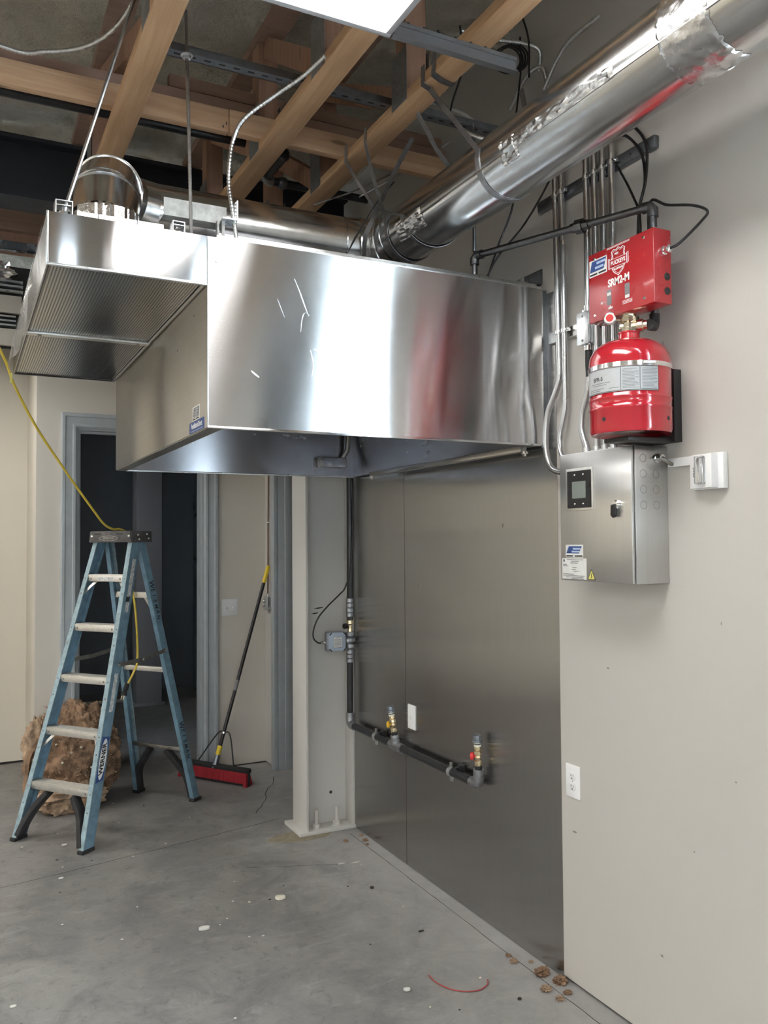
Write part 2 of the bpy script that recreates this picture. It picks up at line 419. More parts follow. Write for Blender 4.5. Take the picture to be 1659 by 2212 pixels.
# ================================================================== THE SETTING
fl = struct('floor', G().box(-5, 5, -5, 10, -.12, 0), 'concrete')
def joint(p0, p1, wd=.005, jag=.004, n=24, mat='groove_dark', name='control_joint'):
    p0 = Vector((*p0, 0)); p1 = Vector((*p1, 0)); d = (p1-p0); nn = Vector((-d.y, d.x, 0)).normalized(); L = []; Rr = []
    for i in range(n+1):
        c = p0+d*i/n + nn*random.uniform(-jag, jag); wv = wd*random.uniform(.5, 1.1)
        L.append(c-nn*wv/2); Rr.append(c+nn*wv/2)
    g = G(); vs = [q+Vector((0, 0, .0006)) for q in L]+[q+Vector((0, 0, .0006)) for q in Rr]+[q-Vector((0, 0, .001)) for q in L]+[q-Vector((0, 0, .001)) for q in Rr]
    m = n+1; fs = []
    for i in range(n): fs += [(i, m+i, m+i+1, i+1), (i, i+1, 2*m+i+1, 2*m+i), (m+i, 3*m+i, 3*m+i+1, m+i+1)]
    g.add(vs, fs); return obj(name, g, mat, fl)
joint((-.9, 4.24), (1.70, 4.79), .004)
joint((1.955, 1.2), (1.975, 4.36), .003, .002, 60)
joint((1.62, 4.95), (1.98, 5.65), .006, .012, 12)
joint((-1.5, 2.3), (.2, 3.2), .002, .004, 30)
joint((1.74, 3.98), (1.30, 4.16), .002, .004, 12)
# rusty paint stain around the column foot, a thin skin of dust on the slab
pl = []
for k in range(30):
    a = 2*math.pi*k/30; rr = 1+.28*noise.noise((math.cos(a)*2, math.sin(a)*2, 4.2)); pl.append((.19*rr*math.cos(a), .085*rr*math.sin(a)))
obj('stain', G().prism(pl, (1.72, 4.46, .0002), (1, 0, 0), (0, 1, 0), .0003), 'dust_tan', fl)

# right-hand wall, with the shop window and unseen slate door near the camera and an open doorway at the far end
WIN = (.10, 1.24, .45, 3.15); DR = (-.95, .07, 0, 3.15); OP = (4.80, 5.80, 0, 2.44)
g = G(); zt = 3.95; X0, X1 = WX, WX+.15; zb = .012
def wallY(g, y0, y1, z0, z1): g.box(X0, X1, y0, y1, z0, z1)
wallY(g, -5, DR[0], zb, zt); wallY(g, DR[0], DR[1], DR[3], zt); wallY(g, DR[1], WIN[0], zb, zt)
wallY(g, WIN[0], WIN[1], zb, WIN[2]); wallY(g, WIN[0], WIN[1], WIN[3], zt); wallY(g, WIN[1], OP[0], zb, zt)
wallY(g, OP[0], OP[1], OP[3], zt); wallY(g, OP[1], 6.17, zb, zt)
wr = struct('wall_right', g, 'wall_cream')
for y, z, w_, h_ in ((2.493, .568, .012, .004), (2.013, 2.293, .002, .012), (2.018, 2.267, .006, .003), (1.758, .937, .003, .003), (2.066, .30, .007, .004), (1.922, .681, .003, .003), (1.80, 1.40, .002, .006), (2.30, 1.20, .008, .003)):
    obj('scuff_mark', G().prism([(w_*math.cos(a)*(1+.4*noise.noise((a, y*9, 0))), h_*math.sin(a)*(1+.4*noise.noise((a, z*9, 3)))) for a in [2*math.pi*k/10 for k in range(10)]], (WX, y, z), (0, -1, 0), (0, 0, 1), .0003), 'scuff_grey', wr)
struct('gap_shade_1', G().box(WX+.012, WX+.14, 1.27, 4.80, 0, .013), 'groove_dark', label='dark strip for the shaded gap under the right-hand drywall')  # dark strip whose colour stands for the shade inside the gap
# shop window just outside the picture, on the right
wf = sroot('window_1', (WX+.05, WIN[0], WIN[2]), 'tall shop window in the right-hand wall')
g = G(); xa, xb = WX-.012, WX+.10
g.box(xa, xb, WIN[0], WIN[0]+.05, WIN[2], WIN[3]).box(xa, xb, WIN[1]-.05, WIN[1], WIN[2], WIN[3]).box(xa, xb, WIN[0], WIN[1], WIN[2], WIN[2]+.05).box(xa, xb, WIN[0], WIN[1], WIN[3]-.05, WIN[3])
obj('window_frame', g, 'frame_grey', wf); obj('pane', G().box(WX+.05, WX+.056, WIN[0]+.05, WIN[1]-.05, WIN[2]+.05, WIN[3]-.05), 'window_glass', wf)
d3 = sroot('door_3', (WX+.03, DR[0], 0), 'unseen slate-blue door stretched for the dark band in the hood')  # out of view; shaped to reflect as a dark band in the hood
obj('door_leaf', G().box(WX+.02, WX+.065, DR[0]+.05, DR[1]-.05, .01, DR[3]-.05), 'door_slate', d3)
g = G(); g.box(WX-.02, WX+.12, DR[0]-.03, DR[0]+.05, 0, DR[3]+.03).box(WX-.02, WX+.12, DR[1]-.05, DR[1]+.03, 0, DR[3]+.03).box(WX-.02, WX+.12, DR[0], DR[1], DR[3]-.05, DR[3]+.03)
obj('door_frame', g, 'frame_grey', d3); obj('door_handle', G().tube([(WX+.02, DR[0]+.12, 1.0), (WX-.04, DR[0]+.12, 1.0), (WX-.04, DR[0]+.23, 1.0)], .01), 'chrome', d3)

# doorway at the far end of the right-hand wall: painted steel frame, no leaf in sight
d2 = sroot('door_2', (WX, OP[0], 0), 'blue-grey steel door frame at the end of the right-hand wall')
for nm, y0, y1 in (('frame_jamb', OP[1]-.05, OP[1]+.055), ('frame_jamb', OP[0]-.055, OP[0]+.05)):
    inner = y0 if y1 > OP[1] else y1
    g = G()
    yo, yi = (OP[1]+.055, OP[1]-.012) if y1 > OP[1] else (OP[0]-.055, OP[0]+.012)
    g.box(WX-.022, WX+.012, min(yo, yi), max(yo, yi), 0, OP[3]+.055)
    s = 1 if y1 > OP[1] else -1; ye = OP[1] if s > 0 else OP[0]
    g.box(WX+.012, WX+.17, ye-.012*s, ye+.01*s, 0, OP[3])
    g.box(WX+.060, WX+.115, ye-.028*s, ye-.012*s, 0, OP[3]-.02)
    obj(nm, g, 'frame_grey', d2, .002)
g = G().box(WX-.022, WX+.17, OP[0]+.012, OP[1]-.012, OP[3]-.012, OP[3]+.055)
obj('frame_head', g, 'frame_grey', d2, .002)

# far wall with the tall cased doorway
FY = 6.05; DX0, DX1, DZ = .70, 1.577, 2.44
g = G(); g.box(.44, DX0, FY, FY+.12, .010, 3.34).box(DX0, DX1, FY, FY+.12, DZ, 3.34).box(DX1, WX+.15, FY, FY+.12, .010, 3.34)
struct('wall_far', g, 'wall_cream_warmed')
struct('gap_shade_2', G().box(DX1+.12, WX, FY+.012, FY+.10, 0, .011), 'groove_dark', label='dark strip for the shaded gap under the far drywall')
g = G().box(.44, .56, FY+.12, 6.92, .010, 3.16); struct('wall_return', g, 'wall_warm')
g = G().box(-5, .56, 6.92, 7.04, .018, 3.16); struct('wall_far_left', g, 'wall_warm')
struct('gap_shade_3', G().box(-3, .44, 6.935, 7.0, 0, .019), 'groove_dark', label='dark strip for the shaded gap under the far left drywall')
d1 = sroot('door_1', ((DX0+DX1)/2, FY, 0), 'tall doorway with wide blue-grey moulded casing, no leaf hung')
# moulded casing: stepped profile swept as three mitred pieces
prof = [(0, 0), (0, -.022), (.008, -.026), (.024, -.026), (.030, -.020), (.072, -.016), (.078, -.024), (.092, -.024), (.104, -.012), (.104, 0)]
def casing(side):
    vs = []; n = len(prof)
    for u, dpt in prof:
        if side == 'L': vs += [(DX0-.104+u, FY+dpt, 0), (DX0-.104+u, FY+dpt, DZ+.104-u)]
        elif side == 'R': vs += [(DX1+.104-u, FY+dpt, 0), (DX1+.104-u, FY+dpt, DZ+.104-u)]
        else: vs += [(DX0-.104+u, FY+dpt, DZ+.104-u), (DX1+.104-u, FY+dpt, DZ+.104-u)]
    fs = [(2*i, 2*i+1, 2*((i+1) % n)+1, 2*((i+1) % n)) for i in range(n)] + [tuple(2*i for i in range(n)), tuple(2*i+1 for i in range(n))]
    return G().add(vs, fs)
obj('casing', casing('L'), 'frame_grey', d1, ang=20); obj('casing', casing('R'), 'frame_grey', d1, ang=20); obj('casing_head', casing('T'), 'frame_grey', d1, ang=20)
g = G().box(DX0, DX0+.012, FY, FY+.13, 0, DZ).box(DX0+.012, DX0+.028, FY+.05, FY+.09, 0, DZ-.012)
jl = obj('jamb', g, 'frame_grey', d1)
for z in (2.16, 1.48, .35): obj('hinge_plate', G().prism(rrect(.026, .13, .010), (DX0+.0125, FY+.026, z), (0, 1, 0), (0, 0, 1), .0015), 'black_paint', jl)
obj('jamb', G().box(DX1-.012, DX1, FY, FY+.13, 0, DZ).box(DX1-.028, DX1-.012, FY+.05, FY+.09, 0, DZ-.012), 'frame_grey', d1)
obj('jamb_head', G().box(DX0+.012, DX1-.012, FY, FY+.13, DZ-.012, DZ).box(DX0+.028, DX1-.028, FY+.05, FY+.09, DZ-.028, DZ-.012), 'frame_grey', d1)

# unlit room behind the far doorway
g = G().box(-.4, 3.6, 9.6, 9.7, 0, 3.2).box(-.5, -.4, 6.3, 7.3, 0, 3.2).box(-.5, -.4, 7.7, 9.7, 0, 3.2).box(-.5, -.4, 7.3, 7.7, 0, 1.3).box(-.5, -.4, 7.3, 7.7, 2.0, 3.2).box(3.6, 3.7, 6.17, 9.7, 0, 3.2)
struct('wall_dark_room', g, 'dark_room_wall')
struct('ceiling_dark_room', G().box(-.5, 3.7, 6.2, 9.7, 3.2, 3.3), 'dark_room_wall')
# room behind the side doorway
struct('wall_side_room', G().box(4.2, 4.3, 3.5, 7, 0, 3.2).box(WX+.15, 4.3, 6.6, 6.7, 0, 3.2).box(WX+.15, 4.3, 3.4, 3.5, 0, 3.2).box(WX+.15, 4.3, 3.4, 6.7, 3.2, 3.3), 'wall_cream')
# rest of the room, behind and left of the camera
struct('wall_left', G().box(-5.1, -5, -5, 7.04, 0, 3.95), 'wall_warm')
BW = ((-4.4, -3.6), (-1.5, -.7))  # windows added out of view to give broad fill light
g = G().box(-5.1, BW[0][0], -5.1, -5, 0, 3.95).box(BW[-1][1], WX+.15, -5.1, -5, 0, 3.95)
for a, b in zip(BW[:-1], BW[1:]): g.box(a[1], b[0], -5.1, -5, 0, 3.95)
for a, b in BW: g.box(a, b, -5.1, -5, 0, .9).box(a, b, -5.1, -5, 2.4, 3.95)
struct('wall_back', g, 'wall_cream')
for k, (a, b) in enumerate(BW):
    wn = sroot('window_%d' % (k+2), ((a+b)/2, -5.05, .9), 'shop-front window added behind the camera for fill light')
    obj('window_frame', G().box(a, a+.06, -5.09, -4.99, .9, 2.4).box(b-.06, b, -5.09, -4.99, .9, 2.4).box(a, b, -5.09, -4.99, .9, .96).box(a, b, -5.09, -4.99, 2.34, 2.4), 'frame_grey', wn)
    obj('pane', G().box(a+.06, b-.06, -5.05, -5.044, .96, 2.34), 'window_glass', wn)
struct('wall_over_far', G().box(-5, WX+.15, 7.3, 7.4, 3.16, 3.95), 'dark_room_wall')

# roof deck sprayed with foam
nx, ny = 250, 400
def fz(u, v):
    x = -5.1+u*(WX+.15+5.1); y = -5.1+v*12.6
    z = 3.80 + .05*noise.noise((x*1.1, y*1.1, 0)) + .035*noise.noise((x*3.3, y*3.3, 3)) + .028*noise.noise((x*7, y*7, 5)) + .012*noise.noise((x*15, y*15, 8))
    return (x, y, z)
g = G().grid(fz, nx, ny)
struct('ceiling', g, 'spray_foam', ang=80)
struct('roof_deck', G().box(-5.1, WX+.15, -5.1, 7.5, 3.93, 4.0), 'dark_room_wall')

# ================================================================== STEEL COLUMN
col = thing('steel_column', 'cream painted steel I-column on a bolted base plate beside the steel wall sheets', 'column', (1.89, 4.55, 0))
cx0, cx1, cy0, cy1 = 1.743, 2.043, 4.445, 4.66
obj('flange', G().box(cx0, cx0+.014, cy0, cy1, .02, 3.36), 'column_paint', col, .001)
obj('flange', G().box(cx1-.014, cx1, cy0, cy1, .02, 3.36), 'column_paint', col, .001)
obj('web', G().box(cx0+.014, cx1-.014, 4.548, 4.557, .02, 3.36), 'column_paint', col)
obj('base_plate', G().box(1.70, 2.043, 4.435, 4.69, 0, .020), 'column_paint', col, .002)
for bx, by in ((1.815, 4.475), (1.945, 4.485)):
    b = obj('anchor_bolt', G().cyl((bx, by, .02), (bx, by, .125), .0105, 12), 'column_paint', col)
    obj('nut', G().lathe([(.023, 0), (.023, .022)], (bx, by, .024), seg=6).cyl((bx, by, .020), (bx, by, .025), .03, 16), 'column_paint', b, .001)
obj('bolt_hole', G().cyl((1.935, 4.5475, .19), (1.935, 4.5465, .19), .009, 12), 'groove_dark', col)
for z, xx, l in ((1.262, 1.83, .06), (1.232, 1.815, .045)):
    obj('scuff_mark', G().prism([(0, 0), (l*.5, -.003), (l, .002), (l, .007), (l*.5, .005)], (xx, 4.5478, z), (1, 0, 0), (0, 0, 1), .0006), 'black_paint', col)

# ================================================================== STAINLESS WALL SHEETS
sh = obj('wall_sheet', G().box(WX-.0025, WX-.0002, 3.816, 4.441, .004, 2.62), 'wall_sheet_steel'); tag(place(sh, (WX, 4.13, 0)), 'narrow stainless wall sheet next to the cream column', 'steel sheet', 'stainless wall sheets')
sh = obj('wall_sheet', G().box(WX-.0025, WX-.0002, 2.566, 3.811, .004, 2.62), 'wall_sheet_steel'); tag(place(sh, (WX, 3.19, 0)), 'wide stainless wall sheet under the hood, nearer the camera', 'steel sheet', 'stainless wall sheets')
for y, z, w_, h_ in ((3.66, 1.87, .003, .010), (2.931, 1.717, .004, .014), (3.668, 1.429, .004, .018), (3.62, 1.80, .002, .008), (3.05, 1.42, .002, .006)):
    obj('drip_mark', G().prism([(-w_, 0), (0, -h_), (w_, 0), (w_*.4, h_)], (WX-.0025, y, z), (0, -1, 0), (0, 0, 1), .0002), 'scuff_grey', sh)
o = obj('seam_strip', G().box(WX-.0012, WX-.0001, 3.8108, 3.8162, .004, 2.62), 'groove_dark'); tag(place(o, (WX, 3.813, 0)), 'thin dark joint strip between the two stainless wall sheets', 'joint strip')

# ================================================================== EXHAUST HOOD
HX0, HX1, HY0, HY1, HZ0, HZ1 = .692, 2.012, 2.605, 4.382, 2.022, 2.633
hood = thing('exhaust_hood', 'large stainless kitchen exhaust hood fixed to the right-hand wall above the steel sheets', 'exhaust hood', (1.36, 3.54, HZ0))
# near end panel: a thin folded sheet, slightly oil-canned, with a hem along its foot
def endp(y):
    def fn(u, v):
        x = HX0+u*(HX1-HX0); z = HZ0+v*(HZ1-HZ0); e = math.sin(math.pi*u)*math.sin(math.pi*v)
        dy = .0006*e*math.sin(3.1*math.pi*u+.6)
        dy += .006*max(0, u-.66)*math.sin(30*(u-.66)+1.8*v)*math.sin(math.pi*v)**.5*(1-max(0, u-.9)*10*.9)
        return (x, y+dy, z)
    return fn
g = G().grid(endp(HY0), 90, 30)
g.box(HX0, HX1, HY0+.0015, HY0+.004, HZ0, HZ1)
obj('end_panel', g, 'hood_steel', hood, ang=60)
obj('hem', G().box(HX0, HX1, HY0-.0016, HY0+.012, HZ0-.004, HZ0+.004), 'hood_steel', hood, .001)
obj('front_panel', G().box(HX0, HX0+.05, HY0+.004, HY1, HZ0, HZ1), 'hood_front_steel', hood, .0015)
obj('corner_fold', G().box(HX0-.0012, HX0+.003, HY0-.001, HY0+.006, HZ0, HZ1), 'zinc', hood)
obj('front_lip', G().box(HX0+.004, HX0+.052, HY0+.004, HY1-.004, HZ0-.003, HZ0), 'old_steel', hood)
obj('end_panel', G().box(HX0+.05, HX1, HY1-.012, HY1, HZ0, HZ1), 'hood_inner_steel', hood)
obj('end_hem', G().box(HX0+.05, HX1, HY1-.014, HY1+.002, HZ0-.004, HZ0+.004), 'zinc', hood, .001)
obj('top_panel', G().box(HX0+.05, HX1, HY0+.012, HY1-.012, HZ1-.06, HZ1-.055), 'hood_inner_steel', hood)
obj('top_flange', G().box(HX0+.03, HX1, HY0+.002, HY0+.035, HZ1, HZ1+.010).box(HX0+.04, HX1, HY0+.03, HY0+.036, HZ1+.01, HZ1+.028), 'zinc', hood, .001)
obj('back_panel', G().box(HX1-.004, HX1, HY0+.01, HY1-.01, HZ0, HZ1), 'hood_inner_steel', hood)
obj('wall_filler', G().box(HX1, WX-.003, HY0+.012, HY0+.015, HZ0-.01, HZ1), 'dark_strut', hood)
obj('wall_filler_edge', G().box(HX1+.001, HX1+.006, HY0+.003, HY0+.014, HZ0-.01, HZ1), 'galvanised', hood)
obj('grease_trough', G().box(1.945, 1.975, HY0+.06, HY1-.36, 2.000, 2.022), 'hood_front_steel', hood, .002)
for y in (2.66, 4.02):
    obj('trough_bolt', G().cyl((1.960, y, 1.992), (1.960, y, 2.0), .015, 12).cyl((1.960, y, 1.982), (1.960, y, 1.993), .008, 6), 'chrome', hood)
lamp = obj('light_fixture', G().prism(rrect(.165, .060, .016), (1.865, HY1-.014, 2.098), (1, 0, 0), (0, 0, 1), .055), 'old_steel', hood, .008)
obj('lens', G().prism(rrect(.150, .050, .016), (1.865, HY1-.068, 2.096), (1, 0, 0), (0, 0, 1), .006), 'hood_inner_steel', lamp, .002)
obj('fixture_arm', G().tube([(1.93, HY1-.03, 2.12), (1.955, HY1-.05, 2.17), (1.96, HY1-.06, 2.28)], .014), 'old_steel', lamp)
# maker's stickers on the front panel
def sticker_faceX(name, xf, yc, zc, wd, ht, mat, parent): return obj(name, G().prism(rrect(wd, ht, .002, 2), (xf, yc, zc), NY, PZ, .0006), mat, parent)
sx = HX0
s1 = sticker_faceX('sticker', sx, 2.752, 2.086, .095, .048, 'label_white', hood)
obj('sticker_picture', G().prism([(-.036, -.010), (.036, -.010), (.042, .019), (-.030, .019)], (sx-.0008, 2.752, 2.086), NY, PZ, .0004), 'print_grey', s1)
for z, a, b in ((2.0965, 2.722, 2.764), (2.0875, 2.726, 2.770), (2.0795, 2.732, 2.772)): obj('sticker_line', G().box(sx-.0016, sx-.0011, a, b, z, z+.0045), 'label_grey', s1)
for i, (z, a, b) in enumerate(((2.0725, 2.712, 2.792), (2.0655, 2.758, 2.790), (2.0655, 2.714, 2.750))): obj('sticker_line', G().box(sx-.0013, sx-.0006, a, b, z, z+(.0012 if i == 0 else .0035)), 'print_black', s1)
s2 = sticker_faceX('sticker', sx, 2.745, 2.0425, .196, .037, 'print_blue', hood)
text('sticker_lettering', 'VentilationDirect', .026, (sx-.0008, 2.745, 2.0455), NY, PZ, 'print_white', s2, .0004, xs=.80)
obj('sticker_line', G().box(sx-.0013, sx-.0006, 2.665, 2.826, 2.0285, 2.0305), 'print_pale_blue', s2)
for y, z in ((2.78, 2.42), (3.02, 2.35), (3.28, 2.26)): obj('rivet', G().lathe([(.004, 0), (.003, .0018)], (sx, y, z), (-1, 0, 0), 10), 'old_steel', hood)
obj('rivet', G().lathe([(.004, 0), (.003, .0018)], (HX0+.028, HY0, 2.555), (0, -1, 0), 10), 'old_steel', hood)

# dried cleaner smears on the near end panel
for pts, wd in (([(.985, 2.535), (1.004, 2.493), (1.020, 2.452), (1.036, 2.414)], .008), ([(1.040, 2.418), (1.022, 2.424), (1.012, 2.400), (1.007, 2.358)], .006), ([(.835, 2.212), (.848, 2.202), (.862, 2.192)], .012), ([(1.052, 2.306), (1.068, 2.296)], .004), ([(1.042, 2.30), (1.052, 2.25), (1.046, 2.212)], .007), ([(.925, 2.46), (.950, 2.40)], .003)):
    P = spline([(x, HY0-.0012, z) for x, z in pts], 5); n_ = len(P)
    obj('smear_mark', G().ribbon(P, [Vector((wd*.6*(.25+.75*math.sin(math.pi*(i+.5)/n_)), 0, wd*.15)) for i in range(n_)], .0004), 'smear_pale', hood)
# angle irons and unistrut loops that carry the hood
def u_loop(parent, x, y, z0, w=.050, h=.042, d=.05, mat='zinc'):
    g = G(); t = .0035
    g.box(x-w/2, x-w/2+t, y, y+d, z0, z0+h).box(x+w/2-t, x+w/2, y, y+d, z0, z0+h).box(x-w/2, x+w/2, y, y+d, z0+h-t, z0+h)
    g.box(x-w/2+t, x-w/2+.010, y, y+.003, z0, z0+.003).box(x-w/2+t, x+w/2-t, y+.004, y+d, z0+h*.62, z0+h*.62+t)
    return obj('strut_loop', g, mat, parent, .001)
br = obj('hanger_angle', G().box(.562, .765, 2.645, 2.650, 2.700, 2.752).box(.562, .765, 2.645, 2.705, 2.695, 2.700), 'dull_steel'); tag(place(br, (.66, 2.67, 2.695)), 'rusty angle iron hanger lying across the corner between plenum and hood', 'angle iron')
g = G().box(.742, .792, 2.605, 2.67, 2.700, 2.704).box(.788, .792, 2.605, 2.67, 2.704, 2.765)
br = obj('angle_clip', g, 'zinc'); tag(place(br, (.766, 2.63, 2.70)), 'bright steel angle clip at the hood corner by the armoured cable', 'bracket')
br = obj('clip_post', G().box(.730, .736, 2.63, 2.65, 2.634, 2.70).box(.745, .755, 2.63, 2.65, 2.634, 2.70), 'dull_steel'); tag(place(br, (.74, 2.64, 2.634)), 'two short steel posts under the angle clip on the hood', 'bracket')
wa = thing('wall_angle', 'dark angle iron bracket bolted to the wall at the top right of the hood', 'angle iron', (1.98, 2.72, 2.643))
obj('angle', G().box(WX-.006, WX-.001, 2.64, 3.2, 2.668, 2.728).box(WX-.065, WX-.006, 2.64, 3.2, 2.663, 2.668), 'dark_strut', wa, .001)
obj('bolt', G().cyl((1.99, 2.70, 2.634), (1.99, 2.70, 2.70), .010, 8).lathe([(.024, 0), (.024, .014)], (1.99, 2.70, 2.668), seg=6).lathe([(.026, 0), (.026, .016)], (1.99, 2.70, 2.645), seg=6).box(1.95, 2.03, 2.665, 2.735, 2.634, 2.646), 'old_steel', wa)

# ================================================================== SUPPLY PLENUM
PX0, PX1, PY0, PY1, PZ0, PZ1 = .215, .6895, 2.605, 4.42, 2.478, 2.634
plen = thing('supply_plenum', 'flat stainless air supply box with perforated underside in front of the hood', 'air plenum', ((PX0+PX1)/2, (PY0+PY1)/2, PZ0))
obj('front_face', G().box(PX0, PX1, PY0, PY0+.004, PZ0, PZ1), 'hood_steel', plen, .001)
obj('front_hem', G().box(PX0, PX1, PY0-.0015, PY0+.012, PZ0-.003, PZ0+.004), 'zinc', plen, .001)
obj('side_panel', G().box(PX0, PX0+.004, PY0+.004, PY1, PZ0, PZ1), 'hood_steel', plen)
obj('side_edge', G().box(PX0-.003, PX0+.004, PY0-.001, PY0+.006, PZ0, PZ1+.001), 'zinc', plen, .001)
obj('far_panel', G().box(PX0+.004, PX1, PY1-.004, PY1, PZ0, PZ1), 'hood_steel', plen)
obj('top_panel', G().box(PX0+.004, PX1, PY0+.004, PY1-.004, PZ1-.012, PZ1-.008), 'galvanised', plen)
obj('inner_side', G().box(PX1-.003, PX1, PY0+.004, PY1-.004, PZ0, PZ1-.012), 'hood_front_steel', plen)
def perf_panel(y0, y1):
    def fn(u, v): return (PX0+.010+u*(PX1-PX0-.018), y0+v*(y1-y0), PZ0+.006-.010*math.sin(math.pi*u)*math.sin(math.pi*v)+.0)
    g = G().grid(fn, 24, 24)
    return obj('perforated_panel', g, 'perforated_steel', plen, ang=60)
perf_panel(PY0+.014, 3.495); perf_panel(3.535, PY1-.014)
cb = obj('cross_bar', G().box(PX0+.004, PX1-.003, 3.495, 3.535, PZ0-.004, PZ0+.006), 'aluminium', plen, .001)
for x in (PX0+.05, PX1-.05): obj('screw', G().lathe([(.009, 0), (.006, .004)], (x, 3.515, PZ0-.004), (0, 0, -1), 12), 'old_steel', cb)
obj('inner_trim', G().box(PX1-.012, PX1-.006, PY0+.014, PY1-.014, PZ0-.002, PZ0+.003), 'zinc', plen)
obj('gap_line', G().box(PX0+.004, PX0+.0095, PY0+.012, PY1-.012, PZ0+.002, PZ0+.005), 'black_paint', plen)
obj('gap_line', G().box(PX0+.004, PX1-.003, PY1-.013, PY1-.005, PZ0+.000, PZ0+.004), 'black_paint', plen)
# galvanised collar strips along the top, one by one
xs = [.300, .363, .426, .478, .560]
for a, b in zip(xs[:-1], xs[1:]): obj('collar_strip', G().box(a, b-.003, PY0+.02, PY0+.023, PZ1, PZ1+.020).box(a, b-.003, PY0+.02, PY0+.05, PZ1, PZ1+.002), 'galvanised', plen)
l1 = u_loop(plen, .262, PY0+.006, PZ1); l2 = u_loop(plen, .601, PY0-.003+.006, PZ1, .040, .034)
obj('nut', G().lathe([(.013, 0), (.013, .012)], (.601, PY0+.03, PZ1+.004), seg=6).cyl((.601, PY0+.03, PZ1), (.601, PY0+.03, PZ1+.028), .006, 8), 'chrome', l2)
obj('nut', G().lathe([(.013, 0), (.013, .012)], (.262, PY0+.03, PZ1+.002), seg=6).cyl((.262, PY0+.03, PZ1), (.262, PY0+.03, PZ1+.028), .006, 8), 'chrome', l1)
# torn protective film hanging off the plenum's left flank
def fn(u, v):
    y = PY0+.03+u*1.75; z = PZ1-.004-v*(.13+.05*math.sin(3*u))
    return (PX0-.006-.012*v*(1.2+math.sin(9*u)+.6*math.sin(23*u+2))-.004*math.sin(40*v+9*u)*v, y, z)
ff = obj('protective_film', G().grid(fn, 60, 14), 'clear_film', ang=80); tag(place(ff, (PX0-.02, 3.5, PZ0)), 'wrinkled clear protective film peeling off the left side of the supply plenum', 'plastic film')

# ================================================================== ROUND DUCT
DR_, DXC, DZC, DYC = .112, 1.578, 2.879, 3.13
duct = thing('round_duct', 'round galvanised air duct running along the right wall, turning across to the supply plenum', 'duct', (DXC, 1.5, DZC-DR_))
def ducttube(name, pts, r=DR_, mat='duct_metal', seg=48, par=None): return obj(name, G().tube(pts, r, seg, True), mat, par or duct, ang=40)
ducttube('duct_section', [(DXC, -1.6, DZC), (DXC, 1.40, DZC)])
ducttube('duct_section', [(DXC, 1.38, DZC), (DXC, 2.46, DZC)], DR_+.0012)
ducttube('duct_section', [(DXC, 2.45, DZC), (DXC, DYC-.20, DZC)])
# segmented elbow, four gores with raised seams
EC = Vector((DXC-.17, DYC-.17, DZC)); er = .17
aa = [R(a) for a in (-6, 18, 42, 66, 96)]
def ep(a): return EC+Vector((math.cos(a)*er, math.sin(a)*er, 0))
for a, b in zip(aa[:-1], aa[1:]): ducttube('elbow_gore', [ep(a), ep(b)], DR_+.002)
for a in aa[1:-1]:
    t = Vector((-math.sin(a), math.cos(a), 0)); p = ep(a); obj('seam_ring', G().lathe([(DR_+.001, -.008), (DR_+.009, -.004), (DR_+.009, .004), (DR_+.001, .008)], p, t, 48), 'duct_metal', duct)
XR = Vector((DXC-.16, DYC, DZC)); XL = Vector((.66, 3.25, 2.925)); xd = (XL-XR).normalized()
ducttube('duct_section', [XR, XR.lerp(XL, .55)]); ducttube('duct_section', [XR.lerp(XL, .54), XL], DR_+.0012)
# drop: up out of the plenum, over backwards, then round towards the cross duct
DPX, DPY = .434, 3.0; ra = .16; hdir = Vector((.30, .954, 0)); zb_ = 2.78
def ep2(a): return Vector((DPX, DPY, zb_))+hdir*(ra*(1-math.cos(a)))+Vector((0, 0, ra*math.sin(a)))
bb = [R(a) for a in (0, 32, 62, 90)]
dpts = [ep2(a) for a in bb]+[Vector((.545, 3.235, 2.935)), XL]
for i in range(len(dpts)-1):
    d_ = (dpts[i+1]-dpts[i]).normalized(); ducttube('drop_gore', [dpts[i]-d_*.010, dpts[i+1]+d_*.010], DR_+.002-.0004*i)
for i in range(1, 3):
    t = (dpts[i+1]-dpts[i-1]).normalized(); obj('seam_ring', G().lathe([(DR_+.001, -.006), (DR_+.008, -.003), (DR_+.008, .003), (DR_+.001, .006)], dpts[i], t, 48), 'chrome', duct)
ducttube('drop_pipe', [(DPX, DPY, zb_), (DPX, DPY, PZ1-.008)])
obj('drop_collar', G().lathe([(DR_+.022, 0), (DR_+.022, .003), (DR_+.006, .004), (DR_+.006, .03)], (DPX, DPY, PZ1-.008), seg=48), 'galvanised', duct)
def tapewrap(name, p0, p1, a0, a1, r=DR_+.004, amp=.004, mat='foil', nu=40, nv=14, freq=38, rag=.012):
    """crinkled foil tape lying on the duct between p0 and p1, from angle a0 to a1 about its axis"""
    p0 = Vector(p0); p1 = Vector(p1); ax = (p1-p0).normalized(); h = Vector((0, -1, 0)) if abs(ax.z) > .9 else Vector((0, 0, 1)); s = ax.cross(h).normalized(); h = s.cross(ax)
    def fn(u, v):
        a = R(a0+(a1-a0)*u); e = 1 if 0 < v < 1 else 0
        q = p0+(p1-p0)*v + ax*(rag*noise.noise((a*9, v*3, 7)) if e == 0 else 0)
        k = noise.noise((q.x*freq+a*5, q.y*freq, a*r*freq))
        rr = r+amp*abs(k)*1.6 if (e and 0 < u < 1) else r-.0026
        return q+(s*math.sin(a)+h*math.cos(a))*rr
    return obj(name, G().grid(fn, nu, nv), mat, duct, ang=24)
tapewrap('foil_tape', XL-xd*.02, XL-xd*.16, 150, 340, amp=.005)
tapewrap('foil_tape', XR+xd*.02, XR-xd*.04, 120, 330, amp=.006)
